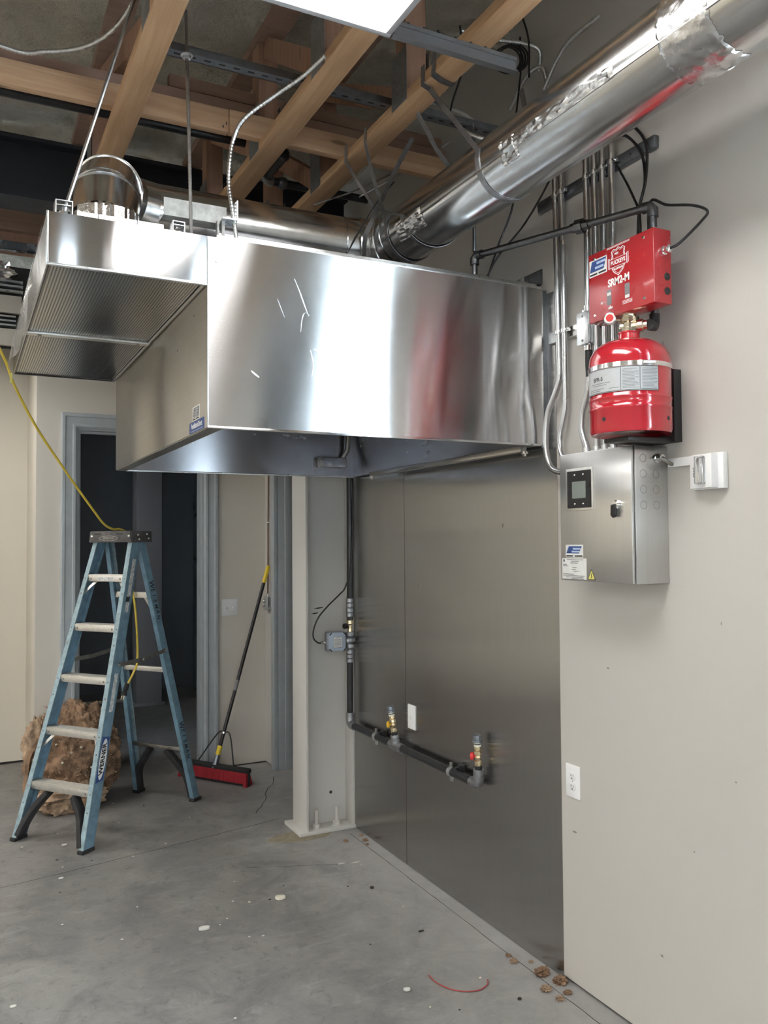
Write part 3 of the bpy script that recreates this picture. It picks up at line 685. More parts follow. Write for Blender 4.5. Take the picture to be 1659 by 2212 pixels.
tapewrap('foil_tape', (DXC, 1.30, DZC), (DXC, 1.45, DZC), 160, 330, r=DR_+.0032, amp=.003, mat='tape_dull', nu=60, nv=22)
tapewrap('foil_tape', (DXC, 1.60, DZC), (DXC, 2.06, DZC), 247, 265, amp=.004, mat='tape_dull', nv=40)
tapewrap('foil_tape', (DXC, 2.02, DZC), (DXC, 2.10, DZC), 232, 268, amp=.006, mat='tape_dull')
tapewrap('foil_tape', (DXC, 2.60, DZC), (DXC, 2.80, DZC), 225, 262, amp=.004, mat='foil', nv=24)
tapewrap('foil_tape', (DPX, DPY, 2.70), (DPX, DPY, 2.80), -60, 70, amp=.006)
obj('long_seam', G().bar((DXC-DR_*.93-.002, -1.2, DZC-DR_*.36), (DXC-DR_*.93-.002, 2.9, DZC-DR_*.36), .006, .004), 'duct_metal', duct)

# ================================================================== WALL EQUIPMENT
# ---- strut channels
def strut(name, label, y0, y1, zc, h=.042, d=.022, slots=True):
    t = thing(name, label, 'strut channel', (WX, (y0+y1)/2, zc-h/2), group='strut channels on the right-hand wall')
    obj('channel', G().box(WX-d, WX-.0005, y0, y1, zc-h/2, zc+h/2), 'dark_strut', t, .003)
    if slots:
        n = int((y1-y0)/.07)
        for k in range(n):
            yy = y0+.04+k*.07; obj('bolt_hole', G().prism(circ(.005, 10), (WX-d, yy, zc), NY, PZ, .0005), 'groove_dark', t)
    return t
strut('strut_channel', 'long dark strut channel carrying the conduits below the duct', 2.013, 2.640, 2.968)
t = thing('strut_channel', 'short pale strut channel behind the conduits beside the grey junction box', 'strut channel', (WX, 2.40, 2.40), group='strut channels on the right-hand wall')
obj('channel', G().box(WX-.020, WX-.0005, 2.300, 2.585, 2.412, 2.456), 'aluminium', t, .002)
obj('slot', G().box(WX-.0206, WX-.0199, 2.440, 2.456, 2.416, 2.452), 'groove_dark', t)

# ---- conduits: every pipe a thing
COND = []
def conduit(pts, label, clampz=(), r=.0115, ends=(), name='metal_conduit'):
    t = thing(name, label, 'conduit', pts[-1], group='steel conduits on the right-hand wall')
    obj('pipe', G().tube(pts, r, 16), 'conduit_metal', t)
    for z, y in clampz:
        x = pts[0][0]
        g = G().lathe([(r+.003, -.007), (r+.003, .007)], (x, y, z), (0, 0, 1), 18).box(x-.004, x+.004, y-r-.016, y-r, z-.006, z+.006)
        c = obj('clamp', g, 'zinc', t)
        obj('screw', G().cyl((x-.016, y-r-.010, z), (x+.01, y-r-.010, z), .004, 8), 'chrome', c)
    for p in ends:
        obj('connector', G().lathe([(r+.006, 0), (r+.006, .008), (r+.0035, .010), (r+.0035, .03)], p, (0, 0, 1), 20).box(p[0]-.004, p[0]+.004, p[1]+.014, p[1]+.028, p[2]+.012, p[2]+.020), 'zinc', t)
    return t
cxp = WX-.036
conduit(spline([(cxp, 2.512, 3.25), (cxp, 2.510, 2.9), (cxp, 2.505, 2.6), (cxp, 2.501, 2.36), (cxp, 2.500, 2.27), (cxp-.005, 2.520, 2.21), (cxp-.012, 2.552, 2.15), (cxp-.015, 2.568, 2.08), (cxp-.015, 2.568, 2.00), (cxp-.014, 2.552, 1.945), (cxp-.012, 2.515, 1.915), (cxp-.010, 2.44, 1.905), (cxp-.010, 2.359, 1.905)], 6),
        'leftmost tall conduit beside the hood, looping round into the flank of the steel control cabinet', ((2.968, 2.5105), (2.438, 2.502)))
conduit(spline([(cxp, 2.476, 3.25), (cxp, 2.474, 2.9), (cxp, 2.468, 2.6), (cxp, 2.466, 2.3), (cxp, 2.466, 2.17), (cxp-.003, 2.478, 2.10), (cxp-.006, 2.492, 2.05), (cxp-.010, 2.488, 2.01), (cxp-.02, 2.46, 1.965), (cxp-.03, 2.40, 1.94), (cxp-.03, 2.359, 1.935)], 6),
        'second tall conduit from the hood, bending gently into the steel control cabinet', ((2.968, 2.4745), (2.438, 2.467)))
obj_y = (2.334, 2.290, 2.247, 2.201)
conduit([(cxp, obj_y[0], 3.25), (cxp, obj_y[0], 2.475)], 'short conduit dropping into the top of the grey junction box', ((2.968, obj_y[0]),), ends=((cxp, obj_y[0], 2.468),))
for k, lab in ((1, 'second conduit of the close row of four, passing behind the red box'), (2, 'third conduit of the close row of four, passing behind the red box'), (3, 'rightmost conduit of the close row of four under the duct')):
    conduit([(cxp, obj_y[k], 3.25), (cxp, obj_y[k], 2.2), (cxp, obj_y[k]+.008, 1.957)], lab, ((2.968, obj_y[k]),), ends=((cxp, obj_y[k]+.008, 1.956),))
# junction box in the leftmost of the four
jb = thing('junction_box', 'small grey steel junction box on a conduit left of the red box', 'junction box', (WX-.04, 2.33, 2.355))
obj('box', G().box(WX-.062, WX-.001, 2.300, 2.366, 2.358, 2.468), 'galvanised', jb, .003)
cv = obj('cover', G().prism(rrect(.062, .116, .006), (WX-.062, 2.333, 2.413), NY, PZ, .003), 'zinc', jb, .001)
for z in (2.458, 2.368): obj('screw', G().lathe([(.005, 0), (.004, .003)], (WX-.065, 2.333, z), (-1, 0, 0), 10), 'old_steel', cv)
t = thing('metal_conduit', 'black jacketed conduit under the junction box, bending down behind the red tank into the cabinet', 'conduit', (cxp, 2.38, 1.957), group='steel conduits on the right-hand wall')
obj('connector', G().cyl((cxp, 2.333, 2.335), (cxp, 2.333, 2.358), .018, 16), 'chrome', t)
obj('jacket', G().tube([(cxp, 2.333, 2.336), (cxp, 2.333, 2.28), (cxp, 2.330, 2.24)], .0135, 14), 'black_rubber', t)
obj('pipe', G().tube(spline([(cxp, 2.330, 2.25), (cxp, 2.333, 2.215), (cxp, 2.350, 2.16), (cxp, 2.372, 2.11), (cxp, 2.376, 2.05), (cxp, 2.352, 1.985), (cxp, 2.352, 1.957)], 6), .0125, 16), 'conduit_metal', t)
obj('connector', G().lathe([(.0195, 0), (.0195, .010), (.016, .012), (.016, .03)], (cxp, 2.352, 1.956), seg=20), 'zinc', t)

# ---- control cabinet
CX, CY0, CY1, CZ0, CZ1 = 1.890, 2.002, 2.358, 1.513, 1.955
cab = thing('control_cabinet', 'brushed steel hood control cabinet with small screen and key latch on the right-hand wall', 'control cabinet', (1.97, 2.18, CZ0))
obj('body', G().box(CX+.014, WX-.001, CY0, CY1, CZ0, CZ1), 'cabinet_steel', cab, .002)
obj('gasket', G().box(CX+.010, CX+.014, CY0+.006, CY1-.006, CZ0+.006, CZ1-.006), 'black_rubber', cab)
door = obj('door', G().box(CX, CX+.011, CY0+.003, CY1-.001, CZ0+.002, CZ1-.001), 'cabinet_steel', cab, .002)
pan = obj('control_panel', G().prism(rrect(.140, .146, .003), (CX, 2.2525, 1.828), NY, PZ, .003), 'aluminium', cab, .001)
obj('faceplate', G().prism(rrect(.122, .128, .003), (CX-.003, 2.2515, 1.828), NY, PZ, .002), 'black_paint', pan)
obj('screen', G().prism(rrect(.070, .058, .002), (CX-.005, 2.2505, 1.826), NY, PZ, .0015), 'screen_glass', pan)
for dy in (-.046, .046):
    for dz in (-.010, .016): obj('button', G().prism(rrect(.016, .018, .003), (CX-.005, 2.2515+dy, 1.826+dz), NY, PZ, .0015), 'black_rubber', pan)
for dy in (-.022, .022):
    for dz in (-.050, .050): obj('screw', G().lathe([(.004, 0), (.0025, .002)], (CX-.005, 2.2515+dy, 1.828+dz), (-1, 0, 0), 10), 'chrome', pan)
lt = obj('latch', G().lathe([(.016, 0), (.016, .012), (.012, .016)], (CX, 2.066, 1.767), (-1, 0, 0), 20), 'chrome', cab)
obj('latch_handle', G().prism([(-.012, .008), (.012, .008), (.013, -.004), (.008, -.032), (-.004, -.035), (-.014, -.026)], (CX-.010, 2.070, 1.760), NY, PZ, .008), 'black_paint', lt, .002)
obj('key_slot', G().box(CX-.0168, CX-.0158, 2.058, 2.074, 1.766, 1.769), 'print_black', lt)
hs = obj('hinge', G().cyl((CX+.006, CY1, CZ0+.02), (CX+.006, CY1, CZ1-.02), .004, 10), 'zinc', cab)
for i, x in enumerate((1.938, 1.993)):
    for j, z in enumerate((1.915, 1.865, 1.815, 1.765)):
        if not (i == 1 and j == 0): obj('knockout', G().tube([Vector((x+.0130*math.cos(a), CY0-.0003, z+.0130*math.sin(a))) for a in [2*math.pi*q/24 for q in range(24)]], .0008, 5, closed=True), 'old_steel', cab)
con = obj('cable_gland', G().lathe([(.015, 0), (.015, .010), (.012, .012), (.012, .03)], (1.993, CY0, 1.915), (0, -1, 0), 8), 'chrome', cab)
s = obj('sticker', G().prism(rrect(.092, .044, .002, 2), (CX, 2.285, 1.616), NY, PZ, .0006), 'label_white', door)
obj('sticker_picture', G().prism([(-.040, -.008), (.026, -.008), (.042, .017), (-.026, .017)], (CX-.0007, 2.287, 1.616), NY, PZ, .0004), 'print_blue', s)
for k, (a, b, z) in enumerate(((2.252, 2.292, 1.624), (2.256, 2.298, 1.614))): obj('sticker_bar', G().box(CX-.0016, CX-.001, a, b, z-.003, z+.003), 'print_pale_blue', s)
for a, b in ((2.293, 2.327), (2.243, 2.283)): obj('sticker_line', G().box(CX-.0012, CX-.0006, a, b, 1.597, 1.6015), 'print_black', s)
s = obj('sticker', G().prism(rrect(.128, .072, .002, 2), (CX, 2.287, 1.555), NY, PZ, .0006), 'label_white', door)
rows = [(1.5865, 2.240, 2.325), (1.581, 2.262, 2.300), (1.575, 2.268, 2.306), (1.569, 2.326, 2.346), (1.564, 2.318, 2.346), (1.559, 2.274, 2.296), (1.553, 2.278, 2.300), (1.547, 2.262, 2.290), (1.536, 2.290, 2.346), (1.531, 2.232, 2.346), (1.526, 2.240, 2.330), (1.5215, 2.236, 2.300)]
for z, a, b in rows: obj('sticker_line', G().box(CX-.0012, CX-.0006, a, b, z-.0011, z+.0011), 'print_grey', s)
obj('sticker_mark', G().prism(circ(.005, 16), (CX-.0006, 2.340, 1.583), NY, PZ, .0006), 'print_grey', s)
s = obj('warning_sticker', G().prism([(-.019, 0), (.019, 0), (0, .036)], (CX, 2.198, 1.520), NY, PZ, .0006), 'print_black', door)
obj('warning_triangle', G().prism([(-.016, .002), (.016, .002), (0, .032)], (CX-.0006, 2.198, 1.520), NY, PZ, .0004), 'label_yellow', s)
obj('warning_bolt', G().prism([(-.002, .004), (.004, .012), (.001, .013), (.003, .024), (-.003, .015), (0, .014)], (CX-.001, 2.198, 1.520), NY, PZ, .0004), 'print_black', s)

# ---- raceway and strobe
o = obj('raceway', G().box(WX-.016, WX-.0005, 1.882, 1.987, 1.886, 1.914), 'white_plastic', bev=.002); tag(place(o, (WX, 1.93, 1.886)), 'short white surface raceway between the control cabinet and the strobe alarm', 'raceway')
t = obj('flex_whip', G().tube(spline([(1.993, 1.975, 1.915), (1.995, 1.966, 1.908), (2.01, 1.962, 1.898), (2.036, 1.970, 1.894)], 5), .006, 10), 'old_steel'); tag(place(t, (1.993, 1.975, 1.915)), 'short metal whip from the cabinet flank into the white raceway', 'cable')
stb = thing('strobe_alarm', 'white square strobe alarm with clear lens on the right-hand wall', 'alarm', (WX, 1.82, 1.806))
obj('base', G().box(WX-.022, WX-.0005, 1.762, 1.881, 1.807, 1.916), 'white_plastic', stb, .003)
obj('face', G().prism([(-.0595, 0), (.040, 0), (.040, .030), (-.0595, .012)], (WX-.020, 1.8215, 1.913), NY, (-1, 0, 0), .103), 'white_plastic', stb, .002)
obj('lens', G().prism(rrect(.036, .086, .006), (WX-.044, 1.826, 1.864), NY, PZ, .012), 'strobe_lens', stb, .003)
obj('reflector', G().prism(rrect(.030, .076, .005), (WX-.0425, 1.826, 1.864), NY, PZ, .004), 'chrome', stb, .001)
obj('flash_tube', G().cyl((WX-.0505, 1.822, 1.83), (WX-.0505, 1.822, 1.90), .0035, 10), 'print_white', stb)
for k in range(6): obj('vent_slot', G().box(WX-.0392, WX-.036, 1.850, 1.862, 1.846+k*.0052, 1.8482+k*.0052), 'print_black', stb)

# ---- red fire suppression box
RX0, RX1, RY0, RY1, RZ0, RZ1 = 1.911, 1.985, 1.913, 2.214, 2.392, 2.627
rb = thing('suppression_box', 'red fire suppression release box with white shield logo above the red tank', 'fire box', (1.95, 2.06, RZ0))
obj('body', G().box(RX0, RX1, RY0, RY1, RZ0, RZ1), 'red_paint', rb, .002)
obj('standoff', G().box(RX1, RX1+.122, 2.10, 2.16, RZ0+.08, RZ1-.06), 'red_paint', rb)
def rface(y, z): return (RX0, y, z)
for y in (RY0+.042, RY1-.030):
    for z in (RZ0+.022, RZ1-.020): obj('screw', G().lathe([(.0055, 0), (.004, .003)], (RX0, y, z), (-1, 0, 0), 12), 'chrome', rb)
# shield logo: outline of strokes
shy, shz = 2.069, 2.568
def stroke(pts, wdt=.0028, closed=True, name='logo_line', par=rb, mat='print_white', xf=RX0):
    P = [Vector((a, b)) for a, b in pts]; n = len(P); L = []; Q = []
    for i in range(n):
        a = P[i-1] if (closed or i) else P[i]; b = P[(i+1) % n] if (closed or i < n-1) else P[i]
        t = (b-a).normalized(); m = Vector((-t.y, t.x))*wdt/2; L.append(P[i]+m); Q.append(P[i]-m)
    g = G(); f = lambda p, dx: (xf-dx, shy-p.x, shz+p.y)
    vs = [f(p, .0001) for p in L]+[f(p, .0001) for p in Q]+[f(p, .0007) for p in L]+[f(p, .0007) for p in Q]; fs = []
    for i in range(n if closed else n-1):
        j = (i+1) % n; fs += [(i, j, n+j, n+i), (2*n+i, 3*n+i, 3*n+j, 2*n+j), (i, 2*n+i, 2*n+j, j), (n+i, n+j, 3*n+j, 3*n+i)]
    g.add(vs, fs); return obj(name, g, mat, par)
shield = [(x*1.04, y*1.02) for x, y in [(-.030, .036), (-.020, .042), (-.010, .038), (0, .045), (.010, .038), (.020, .042), (.030, .036), (.027, .022), (.032, .006), (.030, -.016), (.020, -.032), (0, -.046), (-.020, -.032), (-.030, -.016), (-.032, .006), (-.027, .022)]]
stroke(shield); stroke([(x*.86, y*.88) for x, y in shield], .0014)
bn = obj('logo_banner', G().prism([(-.040, -.017), (.040, -.017), (.040, .012), (-.040, .012)], (RX0-.0007, shy, shz), NY, PZ, .0005), 'print_white', rb)
obj('logo_banner_field', G().prism([(-.0385, -.0155), (.0385, -.0155), (.0385, .0105), (-.0385, .0105)], (RX0-.0012, shy, shz), NY, PZ, .0004), 'red_paint', bn)
for s in (-1, 1): stroke([(s*.040, .016), (s*.046, .018), (s*.046, -.016), (s*.040, -.020)], .0022)
text('lettering', 'BUCKEYE', .0185, (RX0-.0017, shy, shz-.0025), NY, PZ, 'print_white', rb, .0007, xs=.86)
text('lettering', 'FIRE', .0095, (RX0-.0005, shy+.008, shz+.026), NY, PZ, 'print_white', rb, .0003)
text('lettering', 'EQUIPMENT', .0085, (RX0-.0005, shy, shz-.024), NY, PZ, 'print_white', rb, .0003, xs=.86)
text('lettering', 'SRM2-M', .0345, (RX0-.0005, shy, 2.503), NY, PZ, 'print_white', rb, .0012, xs=.84)
text('lettering', 'SET', .0085, (RX0-.0005, 2.148, 2.447), NY, PZ, 'print_white', rb, .0004)
text('lettering', 'FIRED', .0085, (RX0-.0005, 2.1085, 2.4215), NY, PZ, 'print_white', rb, .0004)
obj('pointer_mark', G().prism([(-.003, -.003), (.003, 0), (-.003, .003)], (RX0, 2.133, 2.447), NY, PZ, .0006), 'print_white', rb)
obj('pointer_mark', G().prism([(-.003, -.003), (.003, -.003), (0, .003)], (RX0, 2.110, 2.4285), NY, PZ, .0006), 'print_white', rb)
for y, z in ((2.1145, 2.4575), (2.030, 2.4585)):
    wn = obj('indicator_slot', G().prism(rrect(.022, .050, .005), (RX0, y, z), NY, PZ, .0006), 'print_grey', rb)
    obj('indicator', G().prism(rrect(.019, .010, .001, 2), (RX0-.0006, y, z+(.012 if y > 2.1 else -.018)), NY, PZ, .0006), 'gauge_face', wn)
for z in (2.429, 2.4245, 2.420): obj('small_print', G().box(RX0-.0006, RX0-.0001, 2.008, 2.052, z-.0012, z+.0008), 'print_white', rb)
for z in (2.6225, 2.619): obj('small_print', G().box(RX0-.0006, RX0-.0001, 2.016, 2.122, z-.0010, z+.0006), 'print_white', rb)
s = obj('sticker', G().prism(rrect(.087, .057, .002, 2), (RX0, 2.166, 2.576), NY, PZ, .0006), 'label_white', rb)
obj('sticker_picture', G().prism([(-.040, -.012), (.028, -.012), (.040, .024), (-.030, .024)], (RX0-.0007, 2.166, 2.576), NY, PZ, .0004), 'print_blue', s)
for a, b, z in ((2.130, 2.172, 2.590), (2.138, 2.180, 2.575)): obj('sticker_bar', G().box(RX0-.0016, RX0-.001, a, b, z-.004, z+.004), 'print_pale_blue', s)
for a, b in ((2.170, 2.206), (2.127, 2.163)): obj('sticker_line', G().box(RX0-.0012, RX0-.0006, a, b, 2.552, 2.5575), 'print_black', s)
gl = obj('cable_gland', G().lathe([(.014, 0), (.014, .010), (.010, .012), (.010, .018), (.0125, .019), (.0125, .030), (.006, .034)], (1.948, RY0, 2.555), (0, -1, 0), 10), 'chrome', rb)
for z in (2.478, 2.432): obj('side_plug', G().lathe([(.0125, 0), (.0115, .002)], (1.966, RY0, z), (0, -1, 0), 20), 'black_rubber', rb)

RBL = Vector((1.853+(1.95-1.911)*.97, 1.855+(2.06-1.913)*.97, 2.370))
rb.location = RBL; rb.scale = (.97, .97, .97)

# ---- red tank, its valve and bracket
TX, TY, TR = 1.885, 1.998, .126
tk = thing('extinguishing_tank', 'shiny red agent tank with grey label strapped to the right-hand wall under the red box', 'fire tank', (TX, TY, 1.985))
prof = [(.010, 0.012), (.095, .012), (.110, .004), (.122, 0), (.126, .010), (.126, .072), (.1275, .074), (.1275, .080), (.126, .082), (.126, .104), (.1275, .106), (.1275, .110), (.126, .112), (.126, .226), (.123, .246), (.112, .268), (.090, .286), (.062, .297), (.040, .301), (.034, .304), (.032, .320), (.034, .322), (.034, .326), (.02, .328)]
obj('shell', G().lathe(prof, (TX, TY, 1.985), (0, 0, 1), 72), 'tank_red', tk, ang=40)
def onTank(ang, z, r): a = R(ang); return Vector((TX+math.cos(a)*r, TY+math.sin(a)*r, z))
def tpatch(name, a0, a1, z0, z1, r, mat, par, nu=24, cx=None):
    def fn(u, v): return onTank(a0+(a1-a0)*u, z0+(z1-z0)*v, r)
    g = G().grid(fn, nu, 2)
    def fn2(u, v): return onTank(a0+(a1-a0)*u, z0+(z1-z0)*v, r-.0005)
    g.grid(fn2, nu, 2); return obj(name, g, mat, par)
# the camera looks from about 226 degrees round the tank
lb = tpatch('label', 150, 267, 2.106, 2.182, .1285, 'label_grey', tk, 40)
for a0, a1 in ((150, 214), (215.5, 239), (241, 266.5)):
    for z in (2.108, 2.180): tpatch('label_rule', a0, a1, z-.0008, z+.0008, .1289, 'print_black', lb, 20)
for a in (214.7, 240, 266.7): tpatch('label_rule', a-.3, a+.3, 2.107, 2.181, .1289, 'print_black', lb, 2)
for a0, a1, n in ((217, 238, 14), (243, 264.5, 15)):
    for k in range(n):
        z = 2.172-k*.0044; e = a1-random.choice((0, 0, 2, 5, 8)); tpatch('label_line', a0, e, z-.0009, z+.0009, .1289, 'print_grey', lb, 6)
for a0, a1, z in ((165, 200, 2.137), (168, 194, 2.131), (160, 190, 2.120), (198, 212, 2.118), (160, 184, 2.1145)): tpatch('label_line', a0, a1, z-.0010, z+.0010, .1289, 'print_grey', lb, 8)
def ttext(body, size, ac, zc, r, mat, par, bold=0):
    cu = bpy.data.curves.new('lettering', 'FONT'); cu.body = body; cu.size = size; cu.align_x = 'CENTER'; cu.align_y = 'CENTER'; cu.offset = bold
    to = bpy.data.objects.new('lettering', cu); C.objects.link(to); bpy.context.view_layer.update()
    me = bpy.data.meshes.new_from_object(to.evaluated_get(bpy.context.evaluated_depsgraph_get())); bpy.data.objects.remove(to, do_unlink=True)
    for v in me.vertices: v.co = onTank(ac+math.degrees(v.co.x/r), zc+v.co.y, r)-Vector((TX, TY, 1.985))-par.location
    me.materials.clear(); me.materials.append(MAT[mat]); o = bpy.data.objects.new('lettering', me); C.objects.link(o); o.parent = par
ttext('BFR-5', .017, 179, 2.150, .1290, 'print_black', lb, .0004)
band = obj('strap', G().lathe([(.1268, -.007), (.1292, -.007), (.1292, .007), (.1268, .007)], (TX, TY, 2.190), (0, 0, 1), 72), 'chrome', tk)
obj('strap_screw', G().cyl(onTank(244, 2.190, .136), onTank(259, 2.190, .136), .006, 10), 'zinc', band)
for a in (188, 289): obj('drain_hole', G().lathe([(.007, 0), (.006, .0012)], onTank(a, 2.026, .1258), (math.cos(R(a)), math.sin(R(a)), 0), 16), 'print_black', tk)
nz = 2.313
vb = obj('valve_body', G().lathe([(.024, 0), (.024, .010), (.030, .012), (.030, .022), (.020, .026), (.020, .040), (.026, .044), (.026, .056), (.018, .060), (.022, .066), (.022, .080)], (TX, TY, nz-.012), seg=8), 'nickel_brass', tk, ang=20)
obj('valve_outlet', G().lathe([(.016, 0), (.016, .028), (.020, .030), (.020, .044), (.015, .046), (.015, .058)], (TX, TY, 2.330), Vector((.55, -.82, 0)).normalized(), 12), 'nickel_brass', vb, ang=20)
obj('valve_port', G().lathe([(.012, 0), (.012, .026), (.008, .03)], (TX, TY, 2.332), (-.5, .86, 0), 10), 'nickel_brass', vb, ang=20)
obj('valve_hex', G().lathe([(.014, 0), (.014, .030)], (TX, TY, 2.350), (.3, -.95, 0), 6), 'nickel_brass', vb, ang=20)
gg = obj('pressure_gauge', G().lathe([(.020, 0), (.020, .012), (.017, .014)], (TX-.028, TY+.052, 2.365), Vector((-.78, -.58, -.05)), 28), 'chrome', vb)
obj('gauge_dial', G().lathe([(.0165, 0), (.0165, .0012)], Vector((TX-.028, TY+.052, 2.365))+Vector((-.78, -.58, -.05)).normalized()*.0142, Vector((-.78, -.58, -.05)), 28), 'gauge_face', gg)
obj('gauge_band', G().lathe([(.012, 0), (.012, .0008)], Vector((TX-.028, TY+.052, 2.365))+Vector((-.78, -.58, -.05)).normalized()*.0155, Vector((-.78, -.58, -.05)), 20), 'red_knob', gg)
obj('gauge_stem', G().cyl((TX-.028, TY+.052, 2.365), (TX-.004, TY+.01, 2.352), .006, 8), 'nickel_brass', vb)
obj('release_head', G().lathe([(.021, 0), (.021, .018), (.026, .020), (.026, .034), (.022, .036)], (TX+.010, TY+.008, 2.362), seg=20), 'chrome', tk)
bk = thing('tank_bracket', 'black steel wall bracket holding the red tank', 'bracket', (WX, 1.96, 1.960))
obj('back_plate', G().box(WX-.034, WX-.001, 1.937, 2.075, 1.964, 2.196), 'black_paint', bk, .002)
obj('shelf', G().box(1.83, WX-.034, 1.95, 2.06, 1.962, 1.976), 'black_paint', bk, .002)
obj('strap_bolt', G().cyl((WX-.036, 1.945, 2.188), (WX-.036, 1.945, 2.206), .006, 8), 'red_paint', bk)

# ---- black iron agent pipe: hood -> union -> over the red box -> down to the tank valve
ip = thing('agent_pipe', 'black iron pipe from the hood top over the red box down to the tank valve', 'pipe', (1.72, 2.60, 2.634))
A = Vector((1.735, 2.655, 2.738)); B = Vector((1.965, 1.968, 2.722)); pr = .0125
obj('riser', G().cyl((A.x, A.y, 2.572), A-Vector((0, 0, .02)), pr*.85, 14), 'iron_pipe', ip)
obj('elbow', G().tube([A-Vector((0, 0, .034)), A-Vector((0, 0, .012)), A+(B-A).normalized()*.012, A+(B-A).normalized()*.036], .0175, 14), 'iron_pipe', ip)
obj('run', G().cyl(A, B, pr, 16), 'iron_pipe', ip)
d = (B-A).normalized(); mU = A+(B-A)*.635
obj('union', G().lathe([(.017, -.034), (.019, -.014), (.026, -.013), (.026, .013), (.019, .014), (.017, .034)], mU, d, 8), 'iron_pipe', ip, ang=20)
obj('elbow', G().tube([B-d*.034, B-d*.010, B-Vector((0, 0, .012)), B-Vector((0, 0, .036))], .0185, 14), 'iron_pipe', ip)
obj('drop', G().cyl(B, (B.x, B.y, 2.345), pr, 16), 'iron_pipe', ip)
vt = Vector((TX+.035, TY-.052, 2.330))
obj('elbow', G().tube([(B.x, B.y, 2.372), (B.x, B.y, 2.345), (B.x-.008, B.y-.004, 2.332), (B.x-.030, B.y-.012, 2.330), tuple(vt)], .0165, 14), 'black_paint', ip)
obj('flange_nut', G().lathe([(.022, 0), (.022, .012)], (A.x, A.y, 2.634), seg=8), 'iron_pipe', ip)

# ---- thin black cables
def cable(pts, r, mat, label, n=8, name='black_cable', group=None, cat='cable'):
    o = obj(name, G().tube(spline(pts, n), r, 8), mat); tag(place(o, pts[0]), label, cat, group); return o
gc = 'thin black cables near the red box'
cable([(1.889, 1.824, 2.528), (1.905, 1.80, 2.540), (1.955, 1.765, 2.600), (2.010, 1.790, 2.650), (2.015, 1.850, 2.690), (1.990, 1.930, 2.716), (1.972, 1.985, 2.742), (1.995, 2.02, 2.62), (2.005, 2.05, 2.50)], .0045, 'cable_black', 'black cable looping out from the red box gland to the iron pipe elbow', 10, group=gc)
cable([(2.02, 2.20, 3.09), (2.015, 2.12, 3.07), (2.01, 2.04, 2.97), (1.99, 2.02, 2.84), (1.975, 2.035, 2.745), (2.00, 2.06, 2.68), (2.02, 2.09, 2.60)], .005, 'cable_black', 'outer of the two black cables arching down from the duct to the pipe elbow', 10, group=gc)
cable([(2.02, 2.19, 3.06), (2.018, 2.13, 3.03), (2.012, 2.06, 2.94), (1.995, 2.03, 2.83), (1.98, 2.042, 2.745), (2.004, 2.075, 2.67), (2.022, 2.10, 2.60)], .005, 'cable_black', 'inner of the two black cables arching down from the duct to the pipe elbow', 10, group=gc)
cable([(2.02, 2.28, 2.99), (2.01, 2.20, 2.975), (1.995, 2.12, 2.87), (1.975, 2.045, 2.752)], .004, 'cable_black', 'straight thin black cable slanting across the conduits to the pipe elbow', 8, group=gc)
cable([(2.0, 2.50, 3.06), (1.96, 2.54, 2.96), (1.90, 2.575, 2.849), (1.82, 2.62, 2.74), (1.79, 2.66, 2.66)], .004, 'cable_black', 'thin black cable from the conduits down onto the hood top', 8, group=gc)
cable([(1.86, 2.56, 3.0), (1.85, 2.575, 2.90), (1.82, 2.62, 2.78), (1.80, 2.67, 2.66)], .004, 'cable_black', 'thin black cable hanging straight from the duct to the hood top', 8, group=gc)
o = obj('duct_rod', G().cyl((1.735, 2.655, 2.757), (1.735, 2.655, 3.25), .007, 10), 'dark_strut'); tag(place(o, (1.735, 2.655, 2.757)), 'thin grey rod rising from the iron pipe elbow behind the duct', 'rod')

# ---- gas pipe
gp = thing('gas_pipe', 'black gas pipe down the column and along the steel wall with two capped outlets', 'gas pipe', (2.003, 4.415, .0))
gx, gy, gz = 2.003, 4.415, .600; gr = .0185
GE = 3.075
obj('drop_pipe', G().cyl((gx+.006, gy, 2.60), (gx+.003, gy, 1.325), gr*1.05, 20), 'black_pipe_coat', gp)
obj('drop_pipe', G().cyl((gx, gy, .97), (gx-.002, gy, .63), gr, 20), 'black_pipe_coat', gp)
def ribbed(z0, z1, name):
    pr = []; n = 4
    for k in range(n):
        a = z0+(z1-z0)*k/n; b = z0+(z1-z0)*(k+1)/n; pr += [(.020, a), (.0235, a+.004), (.0235, b-.004), (.020, b)]
    return obj(name, G().lathe(pr, (gx, gy, 0), seg=24), 'grey_fitting', gp)
ribbed(1.215, 1.325, 'coupling'); ribbed(.955, 1.055, 'coupling')
obj('nipple', G().cyl((gx, gy, 1.195), (gx, gy, 1.216), gr, 16), 'black_pipe_coat', gp)
v = obj('shutoff_valve', G().lathe([(.022, 0), (.022, .020), (.016, .028), (.014, .048), (.016, .066), (.022, .072), (.022, .092)], (gx, gy, 1.105), seg=8), 'brass', gp, ang=20)
obj('valve_knob', G().lathe([(.016, 0), (.016, .020)], (gx-.022, gy-.005, 1.165), (-1, -.2, 0), 8), 'black_paint', v)
obj('nipple', G().cyl((gx, gy, 1.075), (gx, gy, 1.108), gr, 16), 'black_pipe_coat', gp)
sv = obj('solenoid_body', G().lathe([(.026, 0), (.030, .006), (.030, .026), (.022, .034), (.034, .042), (.034, .060), (.022, .066), (.028, .074), (.028, .094)], (gx, gy, 1.035), seg=16), 'grey_fitting', gp, ang=25)
obj('solenoid_neck', G().lathe([(.030, 0), (.032, .02), (.026, .03), (.026, .055)], (gx, gy, 1.082), (-1, 0, 0), 16), 'grey_fitting', sv, ang=25)
so = thing('solenoid_box', 'small blue-grey square valve actuator box with label on the gas pipe', 'actuator box', (1.890, 4.36, 1.03))
